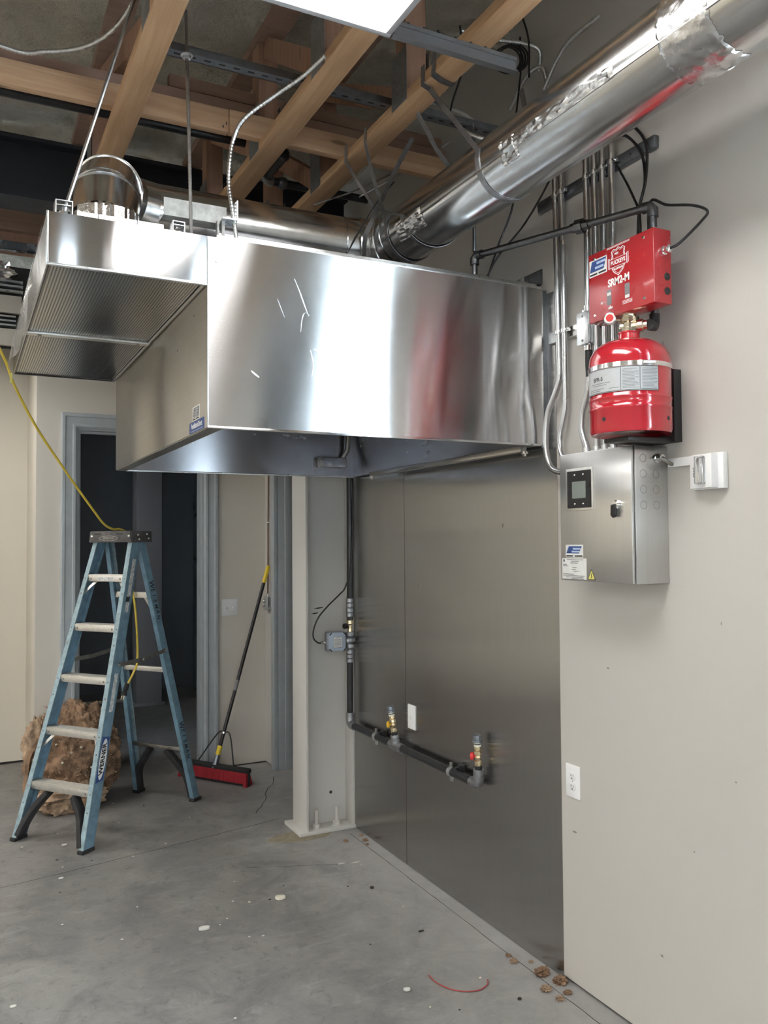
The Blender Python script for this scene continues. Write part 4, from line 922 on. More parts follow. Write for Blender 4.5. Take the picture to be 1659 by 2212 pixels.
obj('back_shell', G().prism(rrect(.110, .110, .012), (1.890, gy+.012, 1.083), PX, PZ, .035), 'grey_fitting', so, .003)
cvr = obj('cover', G().prism([(-.050, -.040), (-.038, -.052), (.038, -.052), (.050, -.040), (.050, .040), (.038, .052), (-.038, .052), (-.050, .040)], (1.893, gy-.023, 1.083), PX, PZ, .022), 'enclosure_blue_grey', so, .004)
for a, b in ((-1, -1), (1, -1), (-1, 1), (1, 1)): obj('corner_notch', G().prism([(-.010, -.003), (.010, -.003), (.010, .003), (-.010, .003)], (1.893+a*.043, gy-.0448, 1.083+b*.045), Vector((1, 0, -a*b)), Vector((a*b, 0, 1)), .001), 'black_paint', cvr)
lbl = obj('label', G().prism(rrect(.056, .062, .001, 2), (1.893, gy-.045, 1.081), PX, PZ, .0006), 'label_white', cvr)
obj('label_border', G().box(1.866, 1.920, gy-.0459, gy-.0454, 1.1105, 1.1118).box(1.866, 1.920, gy-.0459, gy-.0454, 1.0503, 1.0516).box(1.866, 1.8672, gy-.0459, gy-.0454, 1.0503, 1.1118).box(1.9188, 1.920, gy-.0459, gy-.0454, 1.0503, 1.1118), 'print_black', lbl)
for k, z in enumerate((1.105, 1.097, 1.092, 1.084, 1.079, 1.074, 1.069, 1.064, 1.056)): obj('label_line', G().box(1.872+(.006 if k == 0 else 0), 1.914-(.006 if k == 0 else 0), gy-.0459, gy-.0454, z-.0012, z+.0012), 'print_grey', lbl)
obj('cable_gland', G().lathe([(.012, 0), (.012, .012), (.008, .014), (.008, .030)], (1.836, gy-.005, 1.078), (-1, 0, 0), 10), 'chrome', so)
so.location.x += .014
cable([(1.822, gy-.005, 1.078), (1.803, gy-.006, 1.080), (1.775, gy-.010, 1.105), (1.772, gy-.012, 1.15), (1.80, gy-.014, 1.22), (1.86, gy-.014, 1.285), (1.935, gy-.014, 1.350), (1.964, gy-.02, 1.385), (1.992, gy-.028, 1.48), (2.012, gy-.028, 1.70), (2.010, gy-.026, 1.9), (1.998, gy-.03, 2.08)], .0045, 'cable_black', 'thin black cable from the blue-grey actuator box up beside the gas pipe', 10)
obj('elbow', G().tube([(gx-.002, gy, .668), (gx-.002, gy, .625), (gx-.002, gy-.008, .608), (gx-.002, gy-.028, gz), (gx-.002, gy-.062, gz)], .0235, 18), 'grey_fitting', gp)
TE = 3.845
obj('run_pipe', G().cyl((gx-.002, gy-.05, gz), (gx-.002, TE+.045, gz), gr, 20), 'black_pipe_coat', gp)
obj('tee', G().cyl((gx-.002, TE+.055, gz), (gx-.002, TE-.075, gz), .0235, 18).lathe([(.0235, 0), (.0235, .020), (.021, .022), (.021, .030), (.0235, .032), (.0235, .048)], (gx-.002, TE, gz+.008), (-.10, .12, 1), 18), 'grey_fitting', gp)
obj('run_pipe', G().cyl((gx-.002, TE-.07, gz), (gx-.002, GE+.04, gz), gr, 20), 'black_pipe_coat', gp)
obj('elbow', G().tube([(gx-.002, GE+.055, gz), (gx-.002, GE+.025, gz), (gx-.002, GE+.006, gz+.008), (gx-.002, GE, gz+.026), (gx-.002, GE-.001, gz+.066)], .0235, 18), 'grey_fitting', gp)
for yc in (4.075, 3.300):
    cl = obj('pipe_clamp', G().lathe([(gr+.004, -.012), (gr+.004, .012)], (gx-.002, yc, gz), (0, 1, 0), 22).box(gx-.005, gx+.003, yc-.011, yc+.011, gz+.018, gz+.042).box(gx-.005, gx+.003, yc-.011, yc+.011, gz-.042, gz-.018), 'zinc', gp)
    obj('clamp_arm', G().box(gx+.010, WX-.004, yc-.055, yc-.03, gz+.004, gz+.04).cyl((gx+.012, yc-.042, gz+.024), (gx-.006, yc-.042, gz+.03), .007, 8), 'black_paint', cl, .002)
def outlet_valve(base, ax, kmat, kdir):
    base = Vector(base); ax = Vector(ax).normalized()
    v = obj('outlet_valve', G().lathe([(.0165, .012), (.0165, .018), (.017, .02), (.017, .034), (.012, .040), (.015, .050), (.012, .060), (.018, .064), (.018, .078), (.013, .082), (.016, .086), (.016, .098)], base, ax, 8), 'brass', gp, ang=20)
    obj('nipple', G().cyl(base-ax*.004, base+ax*.016, .0165, 14), 'black_pipe_coat', v)
    obj('thread_tape', G().cyl(base+ax*.096, base+ax*.105, .0155, 14).cyl(base+ax*.110, base+ax*.115, .0155, 14), 'thread_white', v)
    obj('nipple', G().cyl(base+ax*.100, base+ax*.120, .0145, 14), 'black_pipe_coat', v)
    obj('cap', G().lathe([(.0235, 0), (.0235, .012), (.019, .014), (.019, .030), (.012, .036)], base+ax*.115, ax, 10), 'dark_strut', v, ang=25)
    kd = Vector(kdir).normalized(); kb = base+ax*.054
    obj('knob', G().lathe([(.007, 0), (.007, .018), (.017, .019), (.018, .026), (.015, .032)], kb, kd, 18), kmat, v)
outlet_valve((gx-.007, TE+.006, gz+.056), (-.10, .12, 1), 'yellow_knob', (-.8, .55, -.1))
outlet_valve((gx-.002, GE-.001, gz+.066), (-.02, .04, 1), 'red_knob', (-.75, .65, 0))

# ---- plates
def duplex():
    t = thing('duplex_outlet', 'white duplex power outlet low on the right-hand wall beside the steel sheet', 'power outlet', (WX, 2.496, .695))
    obj('plate', G().prism(rrect(.078, .122, .004), (WX, 2.496, .7545), NY, PZ, .005), 'white_plastic', t, .0015)
    for dz in (-.0195, .0195):
        r_ = obj('receptacle', G().prism([(x, max(-.0135, min(.0135, y))) for x, y in circ(.0172, 28)], (WX-.005, 2.496, .7545+dz), NY, PZ, .0025), 'white_plastic', t, .0006)
        for dy in (-.0063, .0063): obj('slot', G().box(WX-.0079, WX-.0073, 2.496+dy-.0011, 2.496+dy+.0011, .7545+dz-.001, .7545+dz+.007), 'print_black', r_)
        obj('ground_hole', G().prism(circ(.0026, 10), (WX-.0074, 2.496, .7545+dz-.0075), NY, PZ, .0005), 'print_black', r_)
    obj('screw', G().lathe([(.003, 0), (.002, .001)], (WX-.005, 2.496, .7545), (-1, 0, 0), 10), 'zinc', t)
duplex()
t = thing('wall_switch', 'white rocker plate on the steel sheet above the gas pipe', 'wall plate', (WX, 3.745, .70))
obj('plate', G().prism(rrect(.078, .122, .004), (WX-.0025, 3.745, .762), NY, PZ, .005), 'white_plastic', t, .0015)
obj('rocker', G().prism(rrect(.034, .068, .002), (WX-.0075, 3.745, .762), NY, PZ, .002), 'white_plastic', t, .0006)
obj('button', G().prism(rrect(.012, .016, .001, 2), (WX-.0095, 3.745, .758), NY, PZ, .001), 'label_white', t)
t = thing('toggle_switch', 'white double toggle switch plate on the far wall right of the doorway', 'light switch', (1.77, FY, 1.10))
obj('plate', G().prism(rrect(.124, .122, .004), (1.770, FY, 1.168), PX, PZ, .005), 'white_plastic', t, .0015)
for dx in (-.023, .023):
    obj('toggle', G().bar((1.770+dx, FY-.004, 1.166), (1.770+dx, FY-.018, 1.158 if dx < 0 else 1.176), .009, .012), 'white_plastic', t, .001)
    for dz in (-.030, .030): obj('screw', G().lathe([(.003, 0), (.002, .001)], (1.770+dx, FY-.005, 1.168+dz), (0, -1, 0), 8), 'zinc', t)
t = thing('handy_box', 'small steel device box with two round knobs in the far right corner', 'device box', (2.02, 5.93, 1.15))
obj('box', G().box(WX-.030, WX-.001, 5.905, 5.975, 1.150, 1.240), 'galvanised', t, .002)
obj('cover', G().box(WX-.034, WX-.030, 5.900, 5.980, 1.142, 1.248), 'zinc', t, .001)
for z in (1.212, 1.180): obj('knob', G().lathe([(.013, 0), (.013, .016), (.010, .020)], (WX-.034, 5.94, z), (-1, 0, 0), 14), 'chrome', t)
obj('connector', G().cyl((WX-.016, 5.94, 1.24), (WX-.016, 5.94, 1.268), .010, 10), 'chrome', t)
cable([(WX-.016, 5.94, 1.265), (WX-.014, 5.94, 1.5), (WX-.012, 5.942, 1.8), (WX-.010, 5.94, 2.0), (WX-.010, 5.94, 2.6)], .006, 'cable_brown', 'thin brown cable running up the far right corner from the small steel box', 6, name='brown_cable')
o = obj('cable_staple', G().box(WX-.020, WX-.001, 5.930, 5.953, 1.79, 1.80), 'label_white'); tag(place(o, (WX, 5.94, 1.79)), 'tiny white staple holding the brown corner cable', 'staple')

# ================================================================== STEPLADDER (built in its own frame: x across, y towards the rear legs)
lad = thing('step_ladder', 'blue fibreglass stepladder standing open in front of the far doorway', 'ladder', (.8225, 5.255, 0), math.atan2(-.782, .624))
def lo(name, g, mat, par=lad, **k): return obj(name, g, mat, par, local=True, **k)
ZT = 1.655
def frail(s, z): k = z/ZT; return Vector((s*(.262-.112*k), -.515+.500*k, z))
def rrail(s, z): k = z/ZT; return Vector((s*(.242-.110*k), .515-.395*k, z))
def channel(f, s, dep, wid, z0, z1, t=.005, yoff=0, openin=True):
    """C-section rail: outer web on the +-x side, flanges pointing inwards"""
    a = f(s, z0); b = f(s, z1); up = (b-a).normalized(); g = G(); f2 = G()
    dy = Vector((0, 1, 0)); dx = Vector((-s, 0, 0))
    def pr(poly, tgt):
        vs = [a+dx*p+dy*q for p, q in poly]+[b+dx*p+dy*q for p, q in poly]; n = len(poly)
        tgt.add(vs, [tuple(range(n)), tuple(range(n, 2*n))[::-1]]+[(i, (i+1) % n, n+(i+1) % n, n+i) for i in range(n)])
    pr([(0, 0), (t, 0), (t, dep), (0, dep)], g)
    pr([(-.0008, -.001), (wid, -.001), (wid, t), (-.0008, t)], f2)
    pr([(0, dep-t), (wid, dep-t), (wid, dep), (0, dep)], g)
    return g, f2
FD, RD = .078, .056
for s in (-1, 1):
    g, f2 = channel(frail, s, FD, .030, .012, ZT)
    rail = lo('front_rail', g, 'ladder_blue'); lo('rail_flange', f2, 'ladder_flange', rail)
    for k in range(5):
        for dz in (0, -.09):
            p = frail(s, .300+.288*k+dz-.01); lo('rivet', G().lathe([(.006, 0), (.004, .003)], p+Vector((-s*.013, -.001, 0)), (0, -1, 0), 10), 'old_steel', rail)
    g = G(); p = frail(s, .0)
    g.box(p.x-s*.004 if s < 0 else p.x-.034, p.x+.034 if s < 0 else p.x+.004, p.y-.006, p.y+FD+.006, 0, .014)
    lo('boot', G().box(min(p.x+s*.005, p.x-s*.034), max(p.x+s*.005, p.x-s*.034), p.y-.006, p.y+FD+.008, 0, .020), 'black_rubber', rail, bev=.003)
    # rear rail: plain channel, narrow side towards the camera
    g, f2 = channel(rrail, s, -RD, .026, .012, ZT, t=-.0045)
    rr = lo('rear_rail', g, 'ladder_blue'); lo('rail_flange', f2, 'ladder_flange', rr)
    p = rrail(s, 0); lo('boot', G().box(min(p.x+s*.008, p.x-s*.036), max(p.x+s*.008, p.x-s*.036), p.y-RD-.010, p.y+.010, 0, .022), 'black_rubber', rr, bev=.004)
    for z in (.05, .13): lo('rivet', G().lathe([(.007, 0), (.005, .003)], rrail(s, z)+Vector((s*.0, -.03, 0)), (s, 0, 0), 10), 'black_rubber', rr)
    # moulded black knee braces under the bottom step and the bottom rear bar
    q = frail(s, .03)+Vector((-s*.030, .02, 0)); pts = [q, frail(s, .10)+Vector((-s*.050, .022, 0)), frail(s, .18)+Vector((-s*.085, .03, 0)), frail(s, .262)+Vector((-s*.150, .03, 0))]
    lo('knee_brace', G().ribbon(spline(pts, 5), (0, .055, 0), .030), 'black_rubber', lad, bev=.004)
    q = rrail(s, .02)+Vector((-s*.028, -.03, 0)); pts = [q, rrail(s, .14)+Vector((-s*.034, -.03, 0)), rrail(s, .20)+Vector((-s*.060, -.028, 0)), rrail(s, .325)+Vector((-s*.155, -.028, 0))]
    lo('knee_brace', G().ribbon(spline(pts, 5), (0, .045, 0), .034), 'black_rubber', lad, bev=.004)
# treads
for k in range(5):
    z = .300+.288*k; a = frail(-1, z); b = frail(1, z); x0, x1 = a.x+.006, b.x-.006; y0 = a.y+.002
    st = lo('step', G().box(x0, x1, y0, y0+.003, z-.030, z+.010).box(x0, x1, y0, y0+.082, z+.006, z+.010).box(x0, x1, y0+.079, y0+.082, z-.020, z+.010), 'aluminium', lad, bev=.001)
    for j in range(7): lo('tread_rib', G().box(x0, x1, y0+.006+j*.011, y0+.010+j*.011, z+.010, z+.0125), 'aluminium', st)
    for x in (x0+.045, x1-.045): lo('rivet', G().lathe([(.0065, 0), (.004, .003)], (x, y0, z-.012), (0, -1, 0), 10), 'old_steel', st)
    if k in (1, 4):
        for s in (-1, 1):
            p = frail(s, z-.10)+Vector((-s*.012, .02, 0)); lo('step_brace', G().bar(p, (s*(abs(p.x)-.075), y0+.03, z-.020), .016, .004, (0, 1, 0)), 'aluminium', st)
    if k == 4: lo('step_label', G().box(x0+.10, x1-.09, y0-.0006, y0+.001, z-.024, z-.004), 'worn_sticker', st)
# rear bars
for z, hh in ((1.330, .036), (.86, .030), (.345, .022)):
    a = rrail(-1, z); b = rrail(1, z); lo('rear_bar', G().bar(a+Vector((.010, -RD*.6, 0)), b+Vector((-.010, -RD*.6, 0)), .030, hh), 'aluminium' if z > .5 else 'old_steel', lad, bev=.001)
for s in (-1, 1): lo('bar_brace', G().bar(rrail(s, 1.20)+Vector((-s*.012, -.03, 0)), rrail(s, 1.325)+Vector((-s*.07, -.03, 0)), .016, .004, (0, 1, 0)), 'aluminium')
# spreaders
for s in (-1, 1):
    a = frail(s, .955)+Vector((s*.010, .045, 0)); b = rrail(s, .985)+Vector((s*.010, -.03, 0)); m = (a+b)/2+Vector((0, 0, -.012))
    sp = lo('spreader', G().ribbon([a, m, b], (0, 0, .024), .004), 'old_steel')
    for q in (a, m, b): lo('rivet', G().lathe([(.010, 0), (.007, .004)], q+Vector((s*.002, 0, 0)), (s, 0, 0), 12), 'chrome', sp)
# top cap
poly = [(-.158, -.060), (.158, -.060), (.158, .135), (-.158, .135)]
cap = lo('top_cap', G().box(-.155, .155, -.034, .140, 1.690, 1.724).prism([(-.165, 0), (.165, 0), (.155, .066), (-.155, .066)], (0, -.030, 1.656), (1, 0, 0), (0, 0, 1), .008).prism([(-.165, 0), (.165, 0), (.155, .066), (-.155, .066)], (0, .146, 1.656), (1, 0, 0), (0, 0, 1), .008)
         .prism([(-.030, 0), (.146, 0), (.146, .066), (-.030, .066)], (.162, 0, 1.656), (0, 1, 0), (0, 0, 1), -.008).prism([(-.030, 0), (.146, 0), (.146, .066), (-.030, .066)], (-.162, 0, 1.656), (0, 1, 0), (0, 0, 1), .008), 'ladder_cap', lad, bev=.002)
for x in (-.095, .075): lo('tool_slot', G().prism(rrect(.050, .008, .004), (x, -.038, 1.706), (1, 0, 0), (0, 0, 1), .001), 'print_black', cap)
for x in (-.142, .146):
    lo('rivet', G().lathe([(.008, 0), (.006, .003)], (x, -.038, 1.694), (0, -1, 0), 10), 'chrome', cap)
for y, z in ((.02, 1.700), (.10, 1.704), (.03, 1.674), (.115, 1.678)): lo('rivet', G().lathe([(.007, 0), (.005, .003)], (.1665, y, z), (1, 0, 0), 10), 'chrome', cap)
el = lo('cap_badge', G().prism([(.072*math.cos(a), .016*math.sin(a)) for a in [2*math.pi*k/28 for k in range(28)]], (-.01, -.038, 1.680), (1, 0, 0), (0, 0, 1), .0012), 'old_steel', cap)
lo('badge_field', G().prism([(.067*math.cos(a), .0128*math.sin(a)) for a in [2*math.pi*k/28 for k in range(28)]], (-.01, -.0392, 1.680), (1, 0, 0), (0, 0, 1), .0006), 'ladder_cap', cap)
text('cap_lettering', 'WERNER', .020, (-.01, -.0402, 1.680), (1, 0, 0), (0, 0, 1), 'old_steel', cap, .0004, local=True, xs=1.05)
# decals on the outer webs of the right-hand rails
def webframe(f, z, yoff):
    a = f(1, z); up = (f(1, z+.1)-f(1, z)).normalized(); n = Vector((1, 0, 0)); ux = up.cross(n).normalized(); n = ux.cross(up)
    return a+Vector((.0012, yoff, 0)), ux*-1, up, n
def decal(name, f, z, yoff, poly, mat, th=.0006, lift=0, par=lad):
    p, ux, up, n = webframe(f, z, yoff); ax = Vector((0, 1, 0)); up2 = up
    return lo(name, G().prism(poly, p+Vector((lift, 0, 0)), ax, up2, th), mat, par)
ov = [(.030*math.cos(a), .118*math.sin(a)) for a in [2*math.pi*k/28 for k in range(28)]]
dl = decal('rail_badge', frail, .46, FD/2, [(-.028, -.125), (.028, -.115), (.028, .115), (-.028, .125)], 'print_blue')
decal('badge_oval', frail, .46, FD/2, [(x*.86, y*.93) for x, y in ov], 'print_white', lift=.0006, par=dl)
p, ux, up, n = webframe(frail, .46, FD/2)
text('badge_lettering', 'WERNER', .042, p+Vector((.0016, 0, 0)), up, Vector((0, -1, 0)), 'print_black', dl, .0012, local=True, xs=1.0)
def ragged(w, h, seed):
    out = []
    for i in range(40):
        t = i/40*4
        if t < 1: x, y = -w/2+w*t, -h/2
        elif t < 2: x, y = w/2, -h/2+h*(t-1)
        elif t < 3: x, y = w/2-w*(t-2), h/2
        else: x, y = -w/2, h/2-h*(t-3)
        out.append((x*(1+.12*noise.noise((i*1.7, seed, 0))), y*(1+.04*noise.noise((i*1.3, seed, 4)))))
    return out
for k, (z, h) in enumerate(((1.445, .230), (1.275, .060), (.805, .215))): decal('worn_label', frail, z, FD/2+.004, ragged(.030, h, k+1.5), 'worn_sticker')
decal('worn_label', frail, 1.325, FD/2, ragged(.028, .034, 9), 'print_black')
for z, sz in ((1.395, .052), (.50, .052)):
    for i, ch in enumerate('WEISMAN'):
        p = rrail(1, z-i*.034*(1.0 if i else 1)); up = (rrail(1, z+.1)-rrail(1, z)).normalized()
        text('marker_lettering', ch, sz*(1.15 if i == 0 else .85), p+Vector((.0058, -RD*.45+.002*((i*7) % 3-1), 0)), -up, Vector((0, 1, 0)), 'print_black', lad, .0006, local=True, xs=.8)

# ================================================================== YELLOW CORD over the ladder
ey = thing('extension_cord', 'yellow extension cord draped from the ceiling over the blue stepladder top', 'cord', (.85, 5.25, .8))
cp = [(-.10, 4.10, 2.98), (.155, 4.40, 2.589), (.223, 4.50, 2.443), (.341, 4.65, 2.249), (.522, 4.85, 2.016), (.663, 5.0, 1.846), (.745, 5.12, 1.762), (.815, 5.22, 1.734), (.85, 5.25, 1.735), (.905, 5.30, 1.71), (.93, 5.33, 1.62), (.93, 5.32, 1.45), (.955, 5.30, 1.25), (.965, 5.28, 1.05), (.962, 5.27, .92), (.94, 5.27, .86), (.905, 5.27, .79)]
obj('cord', G().tube(spline(cp, 8), .0065, 10), 'cord_yellow', ey)
obj('plug', G().lathe([(.008, 0), (.015, .01), (.016, .04), (.012, .05), (.018, .055), (.018, .075)], (.905, 5.27, .80), (-.3, 0, -1), 12), 'black_rubber', ey)
for dx in (-.007, .007): obj('plug_prong', G().bar((.880+dx, 5.27, .728), (.873+dx, 5.27, .702), .002, .007), 'brass', ey)

# ================================================================== INSULATION BUNDLE
ins = thing('insulation_bundle', 'torn bundle of brown fibreglass insulation on the floor behind the stepladder', 'insulation', (.62, 5.72, 0))
def blob(c, rx, ry, rz, amp, fr, seed, nu=72, nv=40, zmin=.0, flat=1.0):
    c = Vector(c)
    def fn(u, v):
        a = 2*math.pi*u; b = math.pi*(v-.5); d = Vector((math.cos(a)*math.cos(b), math.sin(a)*math.cos(b), math.sin(b)))
        n1 = noise.noise(d*fr+Vector((seed, 0, 0))); n2 = noise.noise(d*fr*2.7+Vector((0, seed, 0))); n3 = noise.noise(d*fr*6.5+Vector((0, 0, seed)))
        k = 1+amp*(n1+.55*n2+.35*n3); p = Vector((d.x*rx, d.y*ry, d.z*rz))*k+c
        p.z = max(zmin, p.z); return p
    return G().grid(fn, nu, nv, True)
IC = Vector((.645, 5.70, .295))
obj('batt', blob(IC, .26, .24, .315, .20, 2.4, 3.1, 130, 80), 'insulation', ins, ang=80)
obj('torn_flap', blob(IC+Vector((-.205, -.02, .08)), .085, .07, .17, .42, 3.2, 8.4, 60, 36), 'insulation_pale', ins, ang=80)
obj('torn_flap', blob(IC+Vector((.20, .05, -.04)), .08, .10, .20, .38, 3.0, 5.5, 60, 36), 'insulation', ins, ang=80)
obj('torn_flap', blob(IC+Vector((-.03, -.17, -.20)), .19, .10, .10, .40, 3.4, 1.7, 60, 36), 'insulation_pale', ins, ang=80)
obj('torn_flap', G().ribbon(spline([IC+Vector(p) for p in ((-.19, -.05, .15), (-.255, -.07, .06), (-.275, -.08, -.06), (-.285, -.09, -.14), (-.26, -.10, -.20), (-.225, -.11, -.24))], 6), (.02, .07, 0), .022), 'insulation', ins, ang=80)
random.seed(11)
def skin(a, b):
    """point on the ragged outside of the batt"""
    d = Vector((math.cos(a)*math.cos(b), math.sin(a)*math.cos(b), math.sin(b))); sd = 3.1
    k = 1+.20*(noise.noise(d*2.4+Vector((sd, 0, 0)))+.55*noise.noise(d*2.4*2.7+Vector((0, sd, 0)))+.35*noise.noise(d*2.4*6.5+Vector((0, 0, sd))))
    return IC+Vector((d.x*.26, d.y*.24, d.z*.315))*k, d
gf = [G(), G()]
for k in range(2600):          # loose fibres and curls standing off the surface
    p, d = skin(random.uniform(0, 2*math.pi), math.asin(random.uniform(-.92, .98)))
    t = Vector((random.uniform(-1, 1), random.uniform(-1, 1), random.uniform(-1, 1))).normalized(); L_ = random.uniform(.012, .05)
    q1 = p+(d*.4+t*.6)*L_*.5; q2 = q1+(d*.1+Vector((random.uniform(-1, 1), random.uniform(-1, 1), random.uniform(-1, .4))))*L_*.5
    if min(p.z, q1.z, q2.z) < .004: continue
    wv = Vector((random.uniform(-1, 1), random.uniform(-1, 1), random.uniform(-1, 1)))*random.choice((.002, .003, .009))
    gf[k % 2].ribbon([p-d*.006, q1, q2], wv, .0012)
for g_, m_ in zip(gf, ('insulation', 'insulation_pale')):
    o = obj('loose_fibres', g_, m_, ins, ang=80); o['kind'] = 'stuff'
for k in range(9):
    a = R(random.uniform(215, 300)); z = math.asin(random.uniform(-.55, .5)); q, d = skin(a, z); q = q+d*.004
    obj('foam_bead', G().lathe([(.001, -.008), (.007, -.004), (.008, 0), (.007, .004), (.001, .008)], q, seg=8), 'bead_white', ins, ang=80)

# ================================================================== PUSH BROOM
brm = thing('push_broom', 'push broom with red and black bristles leaning in the far right corner', 'broom', (1.585, 5.79, 0))
hL = Vector((1.415, 6.0, 0)); hR = Vector((1.745, 5.515, 0)); hd = (hR-hL).normalized(); hp = Vector((-hd.y, hd.x, 0)); hc = (hL+hR)/2
obj('block', G().prism([(-.30, -.025), (.285, -.025), (.30, -.012), (.30, .020), (.285, .032), (-.30, .032)], hc+Vector((0, 0, .085)), hd, hp, .028), 'black_rubber', brm, .004)
n = 46
for k in range(n):
    t = (k+.5)/n*2-1; b0 = hc+hd*(t*.292)
    lean = hd*(.012*t)
    for side, mat in ((-1, 'broom_red'), (1, 'broom_red')):
        q = b0+hp*(.018*side); ln = random.uniform(-.004, .004)
        top = q+Vector((0, 0, .088)); bot = q+lean+hp*(.016*side+ln)+Vector((0, 0, .0 if abs(t) > .9 else .020))
        if side == 1 and k % 2: continue
        obj('bristle_tuft', G().bar(top, bot, .0135, .020, hp), mat, brm)
    q = b0; obj('bristle_tuft', G().bar(q+Vector((0, 0, .086)), q+lean*.6-hp*.010+Vector((0, 0, .001)), .0135, .034, hp), 'broom_bristle', brm)
hb = hc+Vector((0, 0, .105)); ht = Vector((2.022, 5.905, 1.476)); hdv = (ht-hb).normalized()
obj('socket', G().lathe([(.024, -.02), (.021, .03), (.017, .075)], hb, hdv, 16), 'dark_strut', brm)
obj('ferrule', G().lathe([(.0175, 0), (.0175, .062)], hb+hdv*.072, hdv, 16), 'yellow_plastic', brm)
obj('handle', G().cyl(hb+hdv*.13, ht-hdv*.13, .0125, 16), 'black_paint', brm)
obj('grip', G().lathe([(.0145, 0), (.0150, .10), (.013, .128), (.006, .134)], ht-hdv*.134, hdv, 16), 'yellow_plastic', brm)
obj('handle_label', G().lathe([(.0128, 0), (.0128, .075)], hb+hdv*.52, hdv, 16), 'print_grey', brm)
for s in (-1, 1):
    kp = hb+hdv*.225; e = hc+hd*(s*.165)+Vector((0, 0, .105)); mid = kp+hd*(s*.055)-Vector((0, 0, .012))
    obj('brace_rod', G().tube(spline([kp-hd*(s*.004), mid, e], 6), .005, 8), 'black_paint', brm)
obj('brace_clip', G().lathe([(.016, 0), (.016, .012)], hb+hdv*.218, hdv, 14), 'chrome', brm)

# ================================================================== FLOOR DEBRIS
random.seed(21)
def chip(x, y, sx, sy, h, mat, label, cat='debris', name='debris_chip', group='small scraps scattered on the concrete floor', seed=0):
    pts = [(sx*math.cos(2*math.pi*k/9)*(1+.4*noise.noise((k*1.9, seed, 1))), sy*math.sin(2*math.pi*k/9)*(1+.4*noise.noise((k*1.9, seed, 7)))) for k in range(9)]
    o = obj(name, G().prism(pts, (x, y, .0003), (1, 0, 0), (0, 1, 0), h), mat, bev=h*.3); tag(place(o, (x, y, 0)), label, cat, group); return o
chip(1.331, 3.734, .026, .022, .010, 'bead_white', 'largest cream scrap on the floor, left of centre', seed=1)
chip(.938, 3.592, .024, .014, .012, 'chip_white', 'curled white scrap on the floor in front of the ladder feet', seed=2)
chip(1.478, 2.767, .014, .012, .006, 'chip_white', 'round white chip near the red wire', seed=3)
chip(1.757, 3.638, .010, .009, .008, 'chip_dark', 'small black crumb on the floor below the gas pipe', seed=4)
chip(1.751, 3.146, .014, .005, .004, 'chip_dark', 'thin dark shaving on the floor between gas pipe and red wire', seed=5)
chip(1.809, 2.525, .008, .007, .005, 'chip_dark', 'small black crumb nearest the camera by the wall', seed=6)
chip(.177, 3.322, .012, .008, .004, 'chip_white', 'white fleck at the lower left edge of the floor', seed=7)
chip(.45, 4.456, .012, .009, .005, 'chip_white', 'white fleck on the floor crack below the ladder', seed=8)
chip(.515, 4.93, .017, .012, .006, 'chip_white', 'white flake between the front feet of the ladder', seed=9)
chip(1.82, 3.96, .028, .006, .004, 'chip_white', 'thin white splinter by the column base', seed=10)
chip(1.75, 3.98, .020, .006, .004, 'chip_white', 'thin white sliver next to the splinter by the column base', seed=12)
chip(1.56, 5.99, .06, .035, .018, 'chip_white', 'pale patch of plaster crumbs behind the broom head', seed=13)
gsm = 'tiny white specks on the floor'
for k in range(46):
    x = random.uniform(.2, 1.85); y = random.uniform(2.4, 5.6)
    o = chip(x, y, random.uniform(.003, .007), random.uniform(.003, .006), .002, random.choice(('chip_white', 'chip_white', 'bead_white', 'chip_dark')), 'tiny speck of debris lying loose on the concrete floor', name='debris_speck', group=gsm, seed=k+30)
for k, (x, y, s) in enumerate(((1.985, 2.625, .032), (1.945, 2.752, .018), (2.008, 2.545, .030), (1.930, 2.528, .022), (1.985, 2.475, .016), (1.935, 2.455, .017), (1.955, 2.80, .012), (2.005, 2.72, .010), (2.00, 4.22, .016), (2.012, 4.30, .012), (1.985, 4.16, .010), (1.90, 4.26, .014))):
    lab = ['biggest brown insulation scrap by the foot of the steel sheet', 'brown insulation scrap on the floor near the steel sheet', 'brown insulation scrap at the corner of steel sheet and drywall', 'brown insulation scrap in front of the sheet corner', 'small brown scrap on the slab joint past the sheet corner', 'brown insulation wisp nearest the camera', 'small brown scrap along the joint by the steel sheet', 'tiny brown scrap against the steel sheet', 'brown crumb at the foot of the narrow sheet', 'brown crumb closest to the column base', 'small brown crumb along the narrow sheet', 'brown crumb in front of the column base'][k]
    o = obj('insulation_scrap', blob((x, y, s*.34), s*.85, s*.68, s*.42, .7, 3.4, k*2.3, 32, 20), 'insulation_pale' if k % 2 else 'insulation', ang=70); tag(place(o, (x, y, 0)), lab, 'insulation scrap', 'brown insulation scraps along the wall')
o = obj('red_wire', G().tube(spline([(1.597, 2.815, .004), (1.60, 2.745, .004), (1.635, 2.675, .004), (1.70, 2.640, .004), (1.755, 2.655, .004), (1.778, 2.685, .004)], 8), .0024, 8), 'red_wire'); tag(place(o, (1.68, 2.68, 0)), 'curved piece of thin red wire on the floor', 'wire')

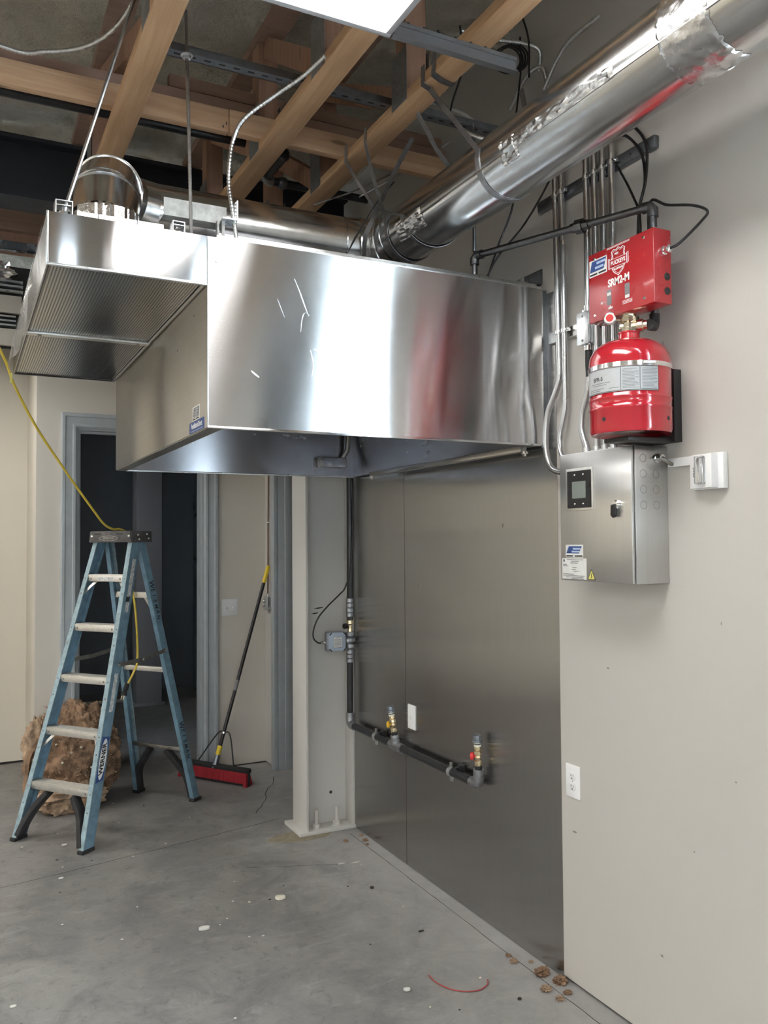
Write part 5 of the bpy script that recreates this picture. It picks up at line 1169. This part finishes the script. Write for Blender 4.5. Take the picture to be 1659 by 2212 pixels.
# ================================================================== DIM ROOM BEYOND THE DOORWAY
t = thing('room_post', 'whitish square post darkened for the dark room beyond the doorway', 'post', (1.72, 8.72, 0))
obj('shaft', G().box(1.575, 1.83, 8.68, 8.9, .03, 3.2), 'post_white_dimmed', t, .004); obj('foot', G().box(1.55, 1.86, 8.66, 8.9, 0, .03), 'post_white_dimmed', t, .003)
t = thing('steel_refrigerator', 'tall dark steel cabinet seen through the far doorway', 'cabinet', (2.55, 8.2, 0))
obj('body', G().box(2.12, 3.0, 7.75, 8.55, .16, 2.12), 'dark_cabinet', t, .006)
obj('door', G().box(2.14, 2.55, 7.725, 7.75, .20, 2.08), 'dark_cabinet', t, .006); obj('door', G().box(2.57, 2.98, 7.725, 7.75, .20, 2.08), 'dark_cabinet', t, .006)
for x in (2.17, 2.95):
    for y in (7.80, 8.50): obj('leg', G().cyl((x, y, 0), (x, y, .16), .025, 10), 'black_rubber', t)
obj('handle', G().bar((2.52, 7.70, 1.0), (2.52, 7.70, 1.5), .02, .03, (0, 1, 0)), 'chrome', t)
t = obj('floor_paper', G().prism([(0, 0), (.16, .03), (.19, .14), (.06, .17)], (.98, 8.3, .0005), (1, 0, 0), (0, 1, 0), .03), 'insulation_pale', bev=.008); tag(place(t, (1.05, 8.38, 0)), 'crumpled tan paper on the floor inside the dark room', 'paper')
o = obj('floor_strip', G().box(.6, 1.55, 9.0, 9.02, 0, .03), 'aluminium'); tag(place(o, (1.1, 9.0, 0)), 'thin pale strip lying on the floor at the back of the dark room', 'metal strip')

# ================================================================== TRUSSES AND THINGS IN THE CEILING VOID
CZ = 3.21; CH = .038
def truss(xc, label, y0=-4.8, y1=4.44, webs=(), full=True):
    t = thing('floor_truss', label, 'truss', (xc, 2.5, CZ), group='wooden trusses under the roof')
    hw = .046
    obj('bottom_chord', G().box(xc-hw, xc+hw, y0, y1, CZ, CZ+CH), 'pine_y', t, .002)
    obj('top_chord', G().box(xc-hw, xc+hw, y0, y1, 3.66, 3.70), 'pine_dull', t)
    for i, y in enumerate(webs):
        obj('web', G().box(xc-hw+.006, xc+hw-.006, y-.04, y+.04, CZ+CH, 3.66), 'pine_z', t)
        for sd in (-1, 1):
            xp = xc+sd*(hw+.0008)
            pl = obj('nail_plate', G().box(xp-.0008, xp+.0008, y-.055, y+.060, CZ+.004, CZ+.20), 'truss_plate_metal', t)
        if i+1 < len(webs): obj('diagonal_web', G().bar((xc, y+.05, CZ+CH+.02), (xc, webs[i+1]-.05, 3.64), .08, .038, (1, 0, 0)), 'pine_z', t)
    return t
truss(.523, 'leftmost wooden truss chord in view, above the supply plenum', webs=(-.6, .9, 2.50, 3.75))
truss(1.086, 'middle wooden truss chord in view, running up behind the lit ceiling panel', webs=(-.6, .9, 2.52, 3.20, 4.0))
truss(1.434, 'rightmost wooden truss chord in view, nearest the round duct', webs=(-.6, .9, 2.60, 3.40, 4.1))
truss(-.12, 'wooden truss to the left of the picture', webs=(1.0, 2.5)); truss(-.76, 'second wooden truss to the left of the picture', webs=(1.0, 2.5))
sb = thing('strongback', 'long wooden board laid across the trusses', 'timber', (.9, 3.14, 3.25))
obj('board', G().box(-1.5, .912, 3.12, 3.158, CZ+CH, CZ+CH+.089), 'pine_x', sb, .002); obj('board', G().box(.914, 1.90, 3.116, 3.154, CZ+CH, CZ+CH+.089), 'pine_x', sb, .002)
obj('nail', G().cyl((.890, 3.12, 3.262), (.885, 3.105, 3.262), .002, 6).cyl((.902, 3.12, 3.275), (.897, 3.10, 3.275), .002, 6), 'iron_pipe', sb)
o = obj('cross_timber', G().box(-1.5, 1.92, 3.165, 3.255, CZ+CH+.091, CZ+CH+.15), 'pine_dull'); tag(place(o, (.2, 3.21, 3.34)), 'dull brown timber lying behind the long cross board', 'timber')
o = obj('timber_block', G().box(.70, 1.92, 3.20, 3.24, 3.42, 3.47), 'pine_dull'); tag(place(o, (1.3, 3.22, 3.42)), 'short dull timber stacked above the cross boards', 'timber')
g = G().box(-4.9, 2.0, 4.46, 4.47, 3.38, 3.64).box(-4.9, 2.0, 4.40, 4.62, 3.64, 3.66).box(-4.9, 2.0, 4.42, 4.62, 3.36, 3.38)
o = obj('void_beam', g, 'void_dark'); tag(place(o, (-1.4, 4.5, 3.36)), 'near-black beam standing in for the dark void behind the ducts', 'beam')  # near-black colour stands for the unlit void over the far wall
# slotted angle
sa = thing('slotted_angle', 'slotted steel angle bolted across the trusses', 'slotted angle', (1.26, 2.70, 3.25))
obj('angle', G().box(.58, 1.97, 2.705, 2.708, CZ+CH, CZ+CH+.050).box(.58, 1.97, 2.665, 2.708, CZ+CH, CZ+CH+.003), 'dark_strut', sa)
for k in range(27): obj('slot', G().prism(rrect(.024, .009, .0045, 3), (.612+k*.050, 2.684, CZ+CH), (-1, 0, 0), (0, 1, 0), .0005), 'print_black', sa)
# threaded rods
def rod(p0, p1, label, r=.0065):
    p0 = Vector(p0); p1 = Vector(p1); L = (p1-p0).length; n = int(L/.006); pts = [p0+(p1-p0)*k/n for k in range(n+1)]
    t = thing('threaded_rod', label, 'threaded rod', p0, group='threaded hanger rods')
    obj('rod', G().tube(pts, [r if k % 2 else r*.84 for k in range(n+1)], 8), 'rod_steel', t); return t
r1 = rod((.648, 2.64, 2.64), (.640, 2.684, 3.40), 'upright threaded rod from the angle iron to the slotted angle')
obj('nut', G().lathe([(.014, 0), (.014, .010)], (.6415, 2.676, CZ+CH-.014), seg=6).lathe([(.020, .010), (.020, .013)], (.6415, 2.676, CZ+CH-.014), seg=14), 'zinc', r1)
rod((.262, 2.63, 2.64), (.485, 2.60, 3.42), 'leaning threaded rod rising from the left corner of the supply plenum')
# armoured cables
def mc(pts, label, r=.0075, n=10, mat='zinc'):
    P = spline(pts, n); Q = []; acc = 0; step = .0042
    d = [0]
    for a, b in zip(P[:-1], P[1:]): d.append(d[-1]+(b-a).length)
    N = int(d[-1]/step); j = 0
    for k in range(N+1):
        s = d[-1]*k/N
        while j < len(P)-2 and d[j+1] < s: j += 1
        f = (s-d[j])/max(1e-6, d[j+1]-d[j]); Q.append(P[j].lerp(P[j+1], f))
    o = obj('armoured_cable', G().tube(Q, [r if k % 3 else r*.78 for k in range(N+1)], 8), mat, ang=60); tag(place(o, pts[0]), label, 'cable', 'armoured metal cables in the ceiling'); return o
mc([(.795, 2.63, 2.640), (.782, 2.64, 2.751), (.777, 2.66, 2.835), (.780, 2.66, 2.913), (.794, 2.66, 2.994), (.821, 2.62, 3.052), (.909, 2.55, 3.120), (.972, 2.48, 3.160), (1.015, 2.40, 3.195)], 'silver armoured cable rising from the hood corner to the middle truss')
mc([(-.4, 3.02, 3.45), (.101, 3.072, 3.35), (.244, 3.032, 3.345), (.356, 2.959, 3.35), (.429, 2.844, 3.36), (.471, 2.701, 3.38), (.485, 2.617, 3.42), (.47, 2.4, 3.6)], 'grey armoured cable sagging at the upper left of the ceiling', .0085)
mc([(1.50, 2.80, 3.42), (1.55, 2.72, 3.36), (1.58, 2.62, 3.26), (1.60, 2.52, 3.14), (1.65, 2.44, 3.075), (1.76, 2.42, 3.05)], 'armoured cable dangling behind the near duct strap')
mc([(1.70, 2.68, 3.62), (1.817, 2.649, 3.60), (1.917, 2.59, 3.58), (1.98, 2.56, 3.55), (2.01, 2.60, 3.50)], 'armoured cable high in the dark corner over the duct', .008)
mc([(1.97, 2.74, 3.40), (1.96, 2.62, 3.47), (1.98, 2.55, 3.48), (2.0, 2.54, 3.42)], 'short arch of armoured cable just above the duct', .008)
mc([(2.0, 2.56, 3.40), (1.99, 2.46, 3.47), (1.99, 2.38, 3.50), (2.01, 2.25, 3.52)], 'arch of armoured cable at the right, vanishing behind the duct', .008)
mc([(1.55, 2.95, 3.46), (1.68, 2.90, 3.44), (1.80, 2.82, 3.38), (1.88, 2.78, 3.30)], 'grey armoured cable lying over the slotted angle by the duct', .007)
# loose wires
gw = 'loose black wires above the duct'
cl = thing('wire_coil', 'coil of black wire hanging in the dark corner above the duct', 'wire', (1.90, 2.66, 3.56), group=gw)
for k in range(5):
    c = Vector((1.90+.004*k, 2.66-.006*k, 3.545)); rr = .052+.004*math.sin(k*2.1); obj('wire_loop', G().tube([c+Vector((math.cos(a)*rr*.9, math.cos(a)*-rr*.45, math.sin(a)*rr)) for a in [2*math.pi*i/28 for i in range(28)]], .004, 6, closed=True), 'cable_black', cl)
for pts, lab in (([(1.91, 2.586, 3.60), (1.93, 2.61, 3.50), (1.94, 2.64, 3.42), (1.90, 2.60, 3.32), (1.86, 2.56, 3.22)], 'black wire hanging from the coil down behind the duct'),
                 ([(1.75, 2.42, 3.66), (1.82, 2.46, 3.60), (1.90, 2.52, 3.55), (1.96, 2.60, 3.46)], 'black wire slanting down at the top right of the ceiling void'),
                 ([(1.52, 2.55, 3.50), (1.56, 2.58, 3.40), (1.54, 2.66, 3.33), (1.55, 2.74, 3.30)], 'thin black wire dangling beside the rightmost truss'),
                 ([(1.62, 2.56, 3.55), (1.66, 2.60, 3.44), (1.67, 2.70, 3.34), (1.70, 2.78, 3.30)], 'second thin black wire dangling above the slotted angle'),
                 ([(1.30, 3.20, 3.06), (1.50, 3.20, 3.16), (1.72, 3.22, 3.30), (1.92, 3.20, 3.44)], 'grey wire stretched from the cross duct up to the right'),
                 ([(1.62, 3.44, 3.24), (1.72, 3.38, 3.30), (1.82, 3.28, 3.36), (1.96, 3.18, 3.46)], 'dark wire running beside the grey wire over the elbow')):
    o = obj('loose_wire', G().tube(spline(pts, 8), .0038, 6), 'cable_black' if 'grey' not in lab else 'old_steel'); tag(place(o, pts[0]), lab, 'wire', gw)
# black steel pipework above the cross board
bp = thing('ceiling_pipe', 'black steel pipe running across above the trusses with an elbow', 'pipe', (.4, 3.41, 3.36))
obj('run', G().cyl((-1.8, 3.41, 3.365), (1.16, 3.41, 3.365), .021, 16), 'black_pipe_coat', bp)
bp2 = thing('ceiling_pipe', 'short black pipe offset with two elbows between the trusses', 'pipe', (1.28, 3.56, 3.36))
obj('run', G().cyl((1.262, 3.44, 3.365), (1.262, 3.70, 3.365), .019, 16), 'black_pipe_coat', bp2)
obj('elbow', G().tube(arc((1.225, 3.46, 3.365), (1, 0, 0), (0, -1, 0), .037, 0, math.pi/2, 6), .024, 14), 'black_pipe_coat', bp2)
obj('elbow', G().tube(arc((1.30, 3.69, 3.365), (-1, 0, 0), (0, 1, 0), .038, 0, math.pi/2, 6), .025, 14).lathe([(.027, 0), (.027, .016)], (1.262, 3.672, 3.365), (0, 1, 0), 16), 'grey_fitting', bp2)
obj('union', G().lathe([(.024, 0), (.028, .01), (.028, .03), (.024, .04)], (1.33, 3.728, 3.365), (1, 0, 0), 14), 'iron_pipe', bp2)
obj('run', G().cyl((1.30, 3.728, 3.365), (1.80, 3.728, 3.365), .019, 16), 'black_pipe_coat', bp2)
# white drain pipe between trusses
dp = thing('drain_pipe', 'white plastic drain pipe with couplings between the middle and right trusses', 'pipe', (1.26, 2.9, 3.42))
obj('run', G().cyl((1.22, 3.18, 3.44), (1.30, 2.78, 3.47), .016, 14), 'white_plastic', dp)
for f in (.15, .4, .65): p = Vector((1.22, 3.18, 3.44)).lerp(Vector((1.30, 2.78, 3.47)), f); obj('coupling', G().lathe([(.022, -.02), (.022, .02)], p, (.08, -.40, .03), 14), 'white_plastic', dp)
# perforated band hangers round the duct
def strapring(y, r=DR_+.003, y2=None):
    n = 24; y2 = y if y2 is None else y2
    return [Vector((DXC+math.cos(a)*r, y+(y2-y)*k/n, DZC+math.sin(a)*r)) for k, a in enumerate([R(165)+R(190)*k/n for k in range(n+1)])]
gs = 'flat metal duct straps'
def strap(name, pts, wv, label): o = obj(name, G().ribbon(pts, wv, .0016), 'strap_metal'); tag(place(o, pts[0]), label, 'strap', gs); return o
V3 = lambda *a: Vector(a)
strap('duct_strap', [V3(1.385, 2.425, CZ+.06), V3(1.386, 2.43, CZ-.003), V3(1.42, 2.44, CZ-.006)]+strapring(2.22)+[V3(1.70, 2.24, 3.0), V3(1.70, 2.3, 3.2)], (0, .024, 0), 'flat strap from the rightmost truss slung under the long duct')
strap('duct_strap', [V3(1.385, 2.34, CZ+.10), V3(1.386, 2.36, CZ-.003), V3(1.43, 2.38, CZ-.004), V3(1.482, 2.39, CZ-.003), V3(1.484, 2.40, CZ+.09)], (0, .026, 0), 'short flat strap stapled round the rightmost truss chord')
strap('duct_strap', [V3(1.46, 2.60, CZ-.004), V3(1.55, 2.62, 3.10), V3(1.62, 2.60, 3.00)], (0, .024, 0), 'loose flat strap behind the duct near the slotted angle')
strap('duct_strap', [V3(1.384, 3.06, CZ+.06), V3(1.386, 3.07, CZ-.003), V3(1.43, 3.03, 3.10), V3(1.46, 2.95, 2.98)]+strapring(2.74, y2=2.68)[2:], (0, .026, .004), 'flat strap twisting from the rightmost truss to the duct elbow')
strap('duct_strap', [V3(1.384, 2.88, CZ+.05), V3(1.386, 2.885, CZ-.003), V3(1.42, 2.90, 3.10), V3(1.455, 2.88, 2.96)]+strapring(2.86, y2=2.90)[2:], (0, .024, .004), 'crumpled flat strap hanging at the duct elbow')
strap('duct_strap', [V3(1.55, 2.80, 3.22), V3(1.50, 2.86, 3.10), V3(1.47, 2.92, 3.00), V3(1.43, 2.98, 2.88), V3(1.44, 3.02, 2.80)], (.022, .010, 0), 'bent flat strap end crossing in front of the duct elbow')
o = obj('wire_tie', G().tube(spline([(1.37, 3.05, 2.80), (1.41, 2.98, 2.90), (1.46, 2.93, 3.00), (1.52, 2.90, 3.08)], 6), .003, 6), 'cable_black'); tag(place(o, (1.37, 3.05, 2.80)), 'thin black wire tie crossing the foil joint at the elbow', 'wire')

# ================================================================== SOFFIT PIECES AT THE UPPER LEFT, BEYOND THE PLENUM
t = thing('soffit_board', 'dull plywood soffit board at the far upper left', 'board', (-.2, 5.2, 3.46)); obj('board', G().box(-2.2, .42, 5.20, 5.24, 3.455, 3.60), 'pine_dull', t)
o = obj('wood_soffit', G().box(-2.2, .40, 5.25, 5.29, 3.34, 3.46), 'pine_z'); tag(place(o, (-.2, 5.27, 3.34)), 'brown wood panel under the soffit board at the far upper left', 'board')
o = obj('metal_track', G().box(-2.2, .40, 5.18, 5.185, 3.335, 3.385).box(-2.2, .40, 5.18, 5.22, 3.335, 3.338), 'galvanised'); tag(place(o, (-.2, 5.2, 3.335)), 'galvanised metal track at the far upper left', 'metal track')
fd = thing('flex_duct', 'crumpled foil flexible duct stuffed above the slot grille at the far left', 'duct', (.10, 5.35, 3.17))
obj('foil_jacket', blob((.12, 5.40, 3.255), .13, .12, .075, .45, 3.4, 2.2, 40, 24), 'foil', fd, ang=15)
obj('void_backing', G().box(-2.2, .44, 5.52, 5.54, 3.12, 3.34), 'print_black', fd)  # flat black sheet standing in for the dark void behind
gr = thing('slot_grille', 'beige sheet-metal slot grille below the foil duct at the far left', 'grille', (-.2, 5.2, 2.78))
for k, z in enumerate((3.150, 3.120, 3.088)): obj('rail', G().box(-2.2, .30, 5.19-.012*k, 5.22-.012*k, z, z+.012), 'zinc', gr)
obj('panel', G().box(-2.2, .295, 5.20, 5.23, 2.975, 3.075), 'beige_sheet', gr)
for k, z in enumerate((2.950, 2.925, 2.900)): obj('slat', G().box(-2.2, .265, 5.20, 5.25, z, z+.010), 'zinc', gr)
obj('panel', G().box(-2.2, .275, 5.21, 5.24, 2.79, 2.885), 'beige_sheet', gr)
obj('grille_box', G().box(-2.2, .30, 5.26, 5.27, 2.78, 3.16), 'print_black', gr)
o = obj('pull_tag', G().prism(rrect(.012, .05, .005), (.205, 4.40, 2.455), (1, 0, 0), (0, 0, 1), .002), 'label_yellow'); tag(place(o, (.205, 4.40, 2.43)), 'small yellow tag dangling at the far left corner of the plenum', 'tag')

# ================================================================== CEILING LIGHTS
def troffer(x0, x1, y0, y1, z, label):
    t = thing('ceiling_light', label, 'ceiling light', ((x0+x1)/2, (y0+y1)/2, z), group='flat panel ceiling lights')
    w_ = .018; g = G()
    g.box(x0, x1, y0, y0+w_, z, z+.035).box(x0, x1, y1-w_, y1, z, z+.035).box(x0, x0+w_, y0+w_, y1-w_, z, z+.035).box(x1-w_, x1, y0+w_, y1-w_, z, z+.035)
    obj('frame', g, 'troffer_frame', t, .001)
    obj('housing', G().box(x0+.004, x1-.004, y0+.004, y1-.004, z+.035, z+.075), 'troffer_frame', t)
    obj('diffuser', G().box(x0+w_, x1-w_, y0+w_, y1-w_, z+.004, z+.010), 'diffuser', t)
troffer(.487, 1.097, .90, 2.12, 3.12, 'lit flat panel ceiling light at the top of the picture')
troffer(-2.05, -1.43, 3.1, 4.32, 3.05, 'flat panel ceiling light left of the picture, beside the hood')
troffer(-2.05, -1.43, .6, 1.82, 3.05, 'flat panel ceiling light left of the camera')
troffer(-2.05, -1.43, -2.6, -1.4, 3.05, 'flat panel ceiling light behind the camera on the left')
troffer(.434, 1.044, -2.6, -1.4, 3.05, 'flat panel ceiling light behind the camera')
troffer(-.80, -.19, 4.9, 6.12, 3.05, 'flat panel ceiling light left of the picture near the far wall')
for k, y in enumerate((5.3, 3.1, .6, -2.6)): troffer(-4.2, -3.58, y, y+1.22, 3.05, ['fill light panel added in the far left corner of the room', 'fill light panel added by the left wall beside the hood', 'fill light panel added by the left wall beside the camera', 'fill light panel added by the left wall behind the camera'][k])  # row added out of view to brighten the left of the room
tee = thing('ceiling_tee', 'dark suspended ceiling tee bar sticking out from the lit panel', 'ceiling grid', (1.32, 2.11, 3.12))
obj('bar', G().box(1.103, 1.540, 2.096, 2.120, 3.120, 3.124).box(1.103, 1.540, 2.106, 2.109, 3.124, 3.158).box(1.103, 1.540, 2.101, 2.115, 3.156, 3.168), 'tee_metal', tee)
for k in range(7): obj('tee_slot', G().box(1.15+k*.054, 1.158+k*.054, 2.1025, 2.1125, 3.168, 3.173), 'print_black', tee)
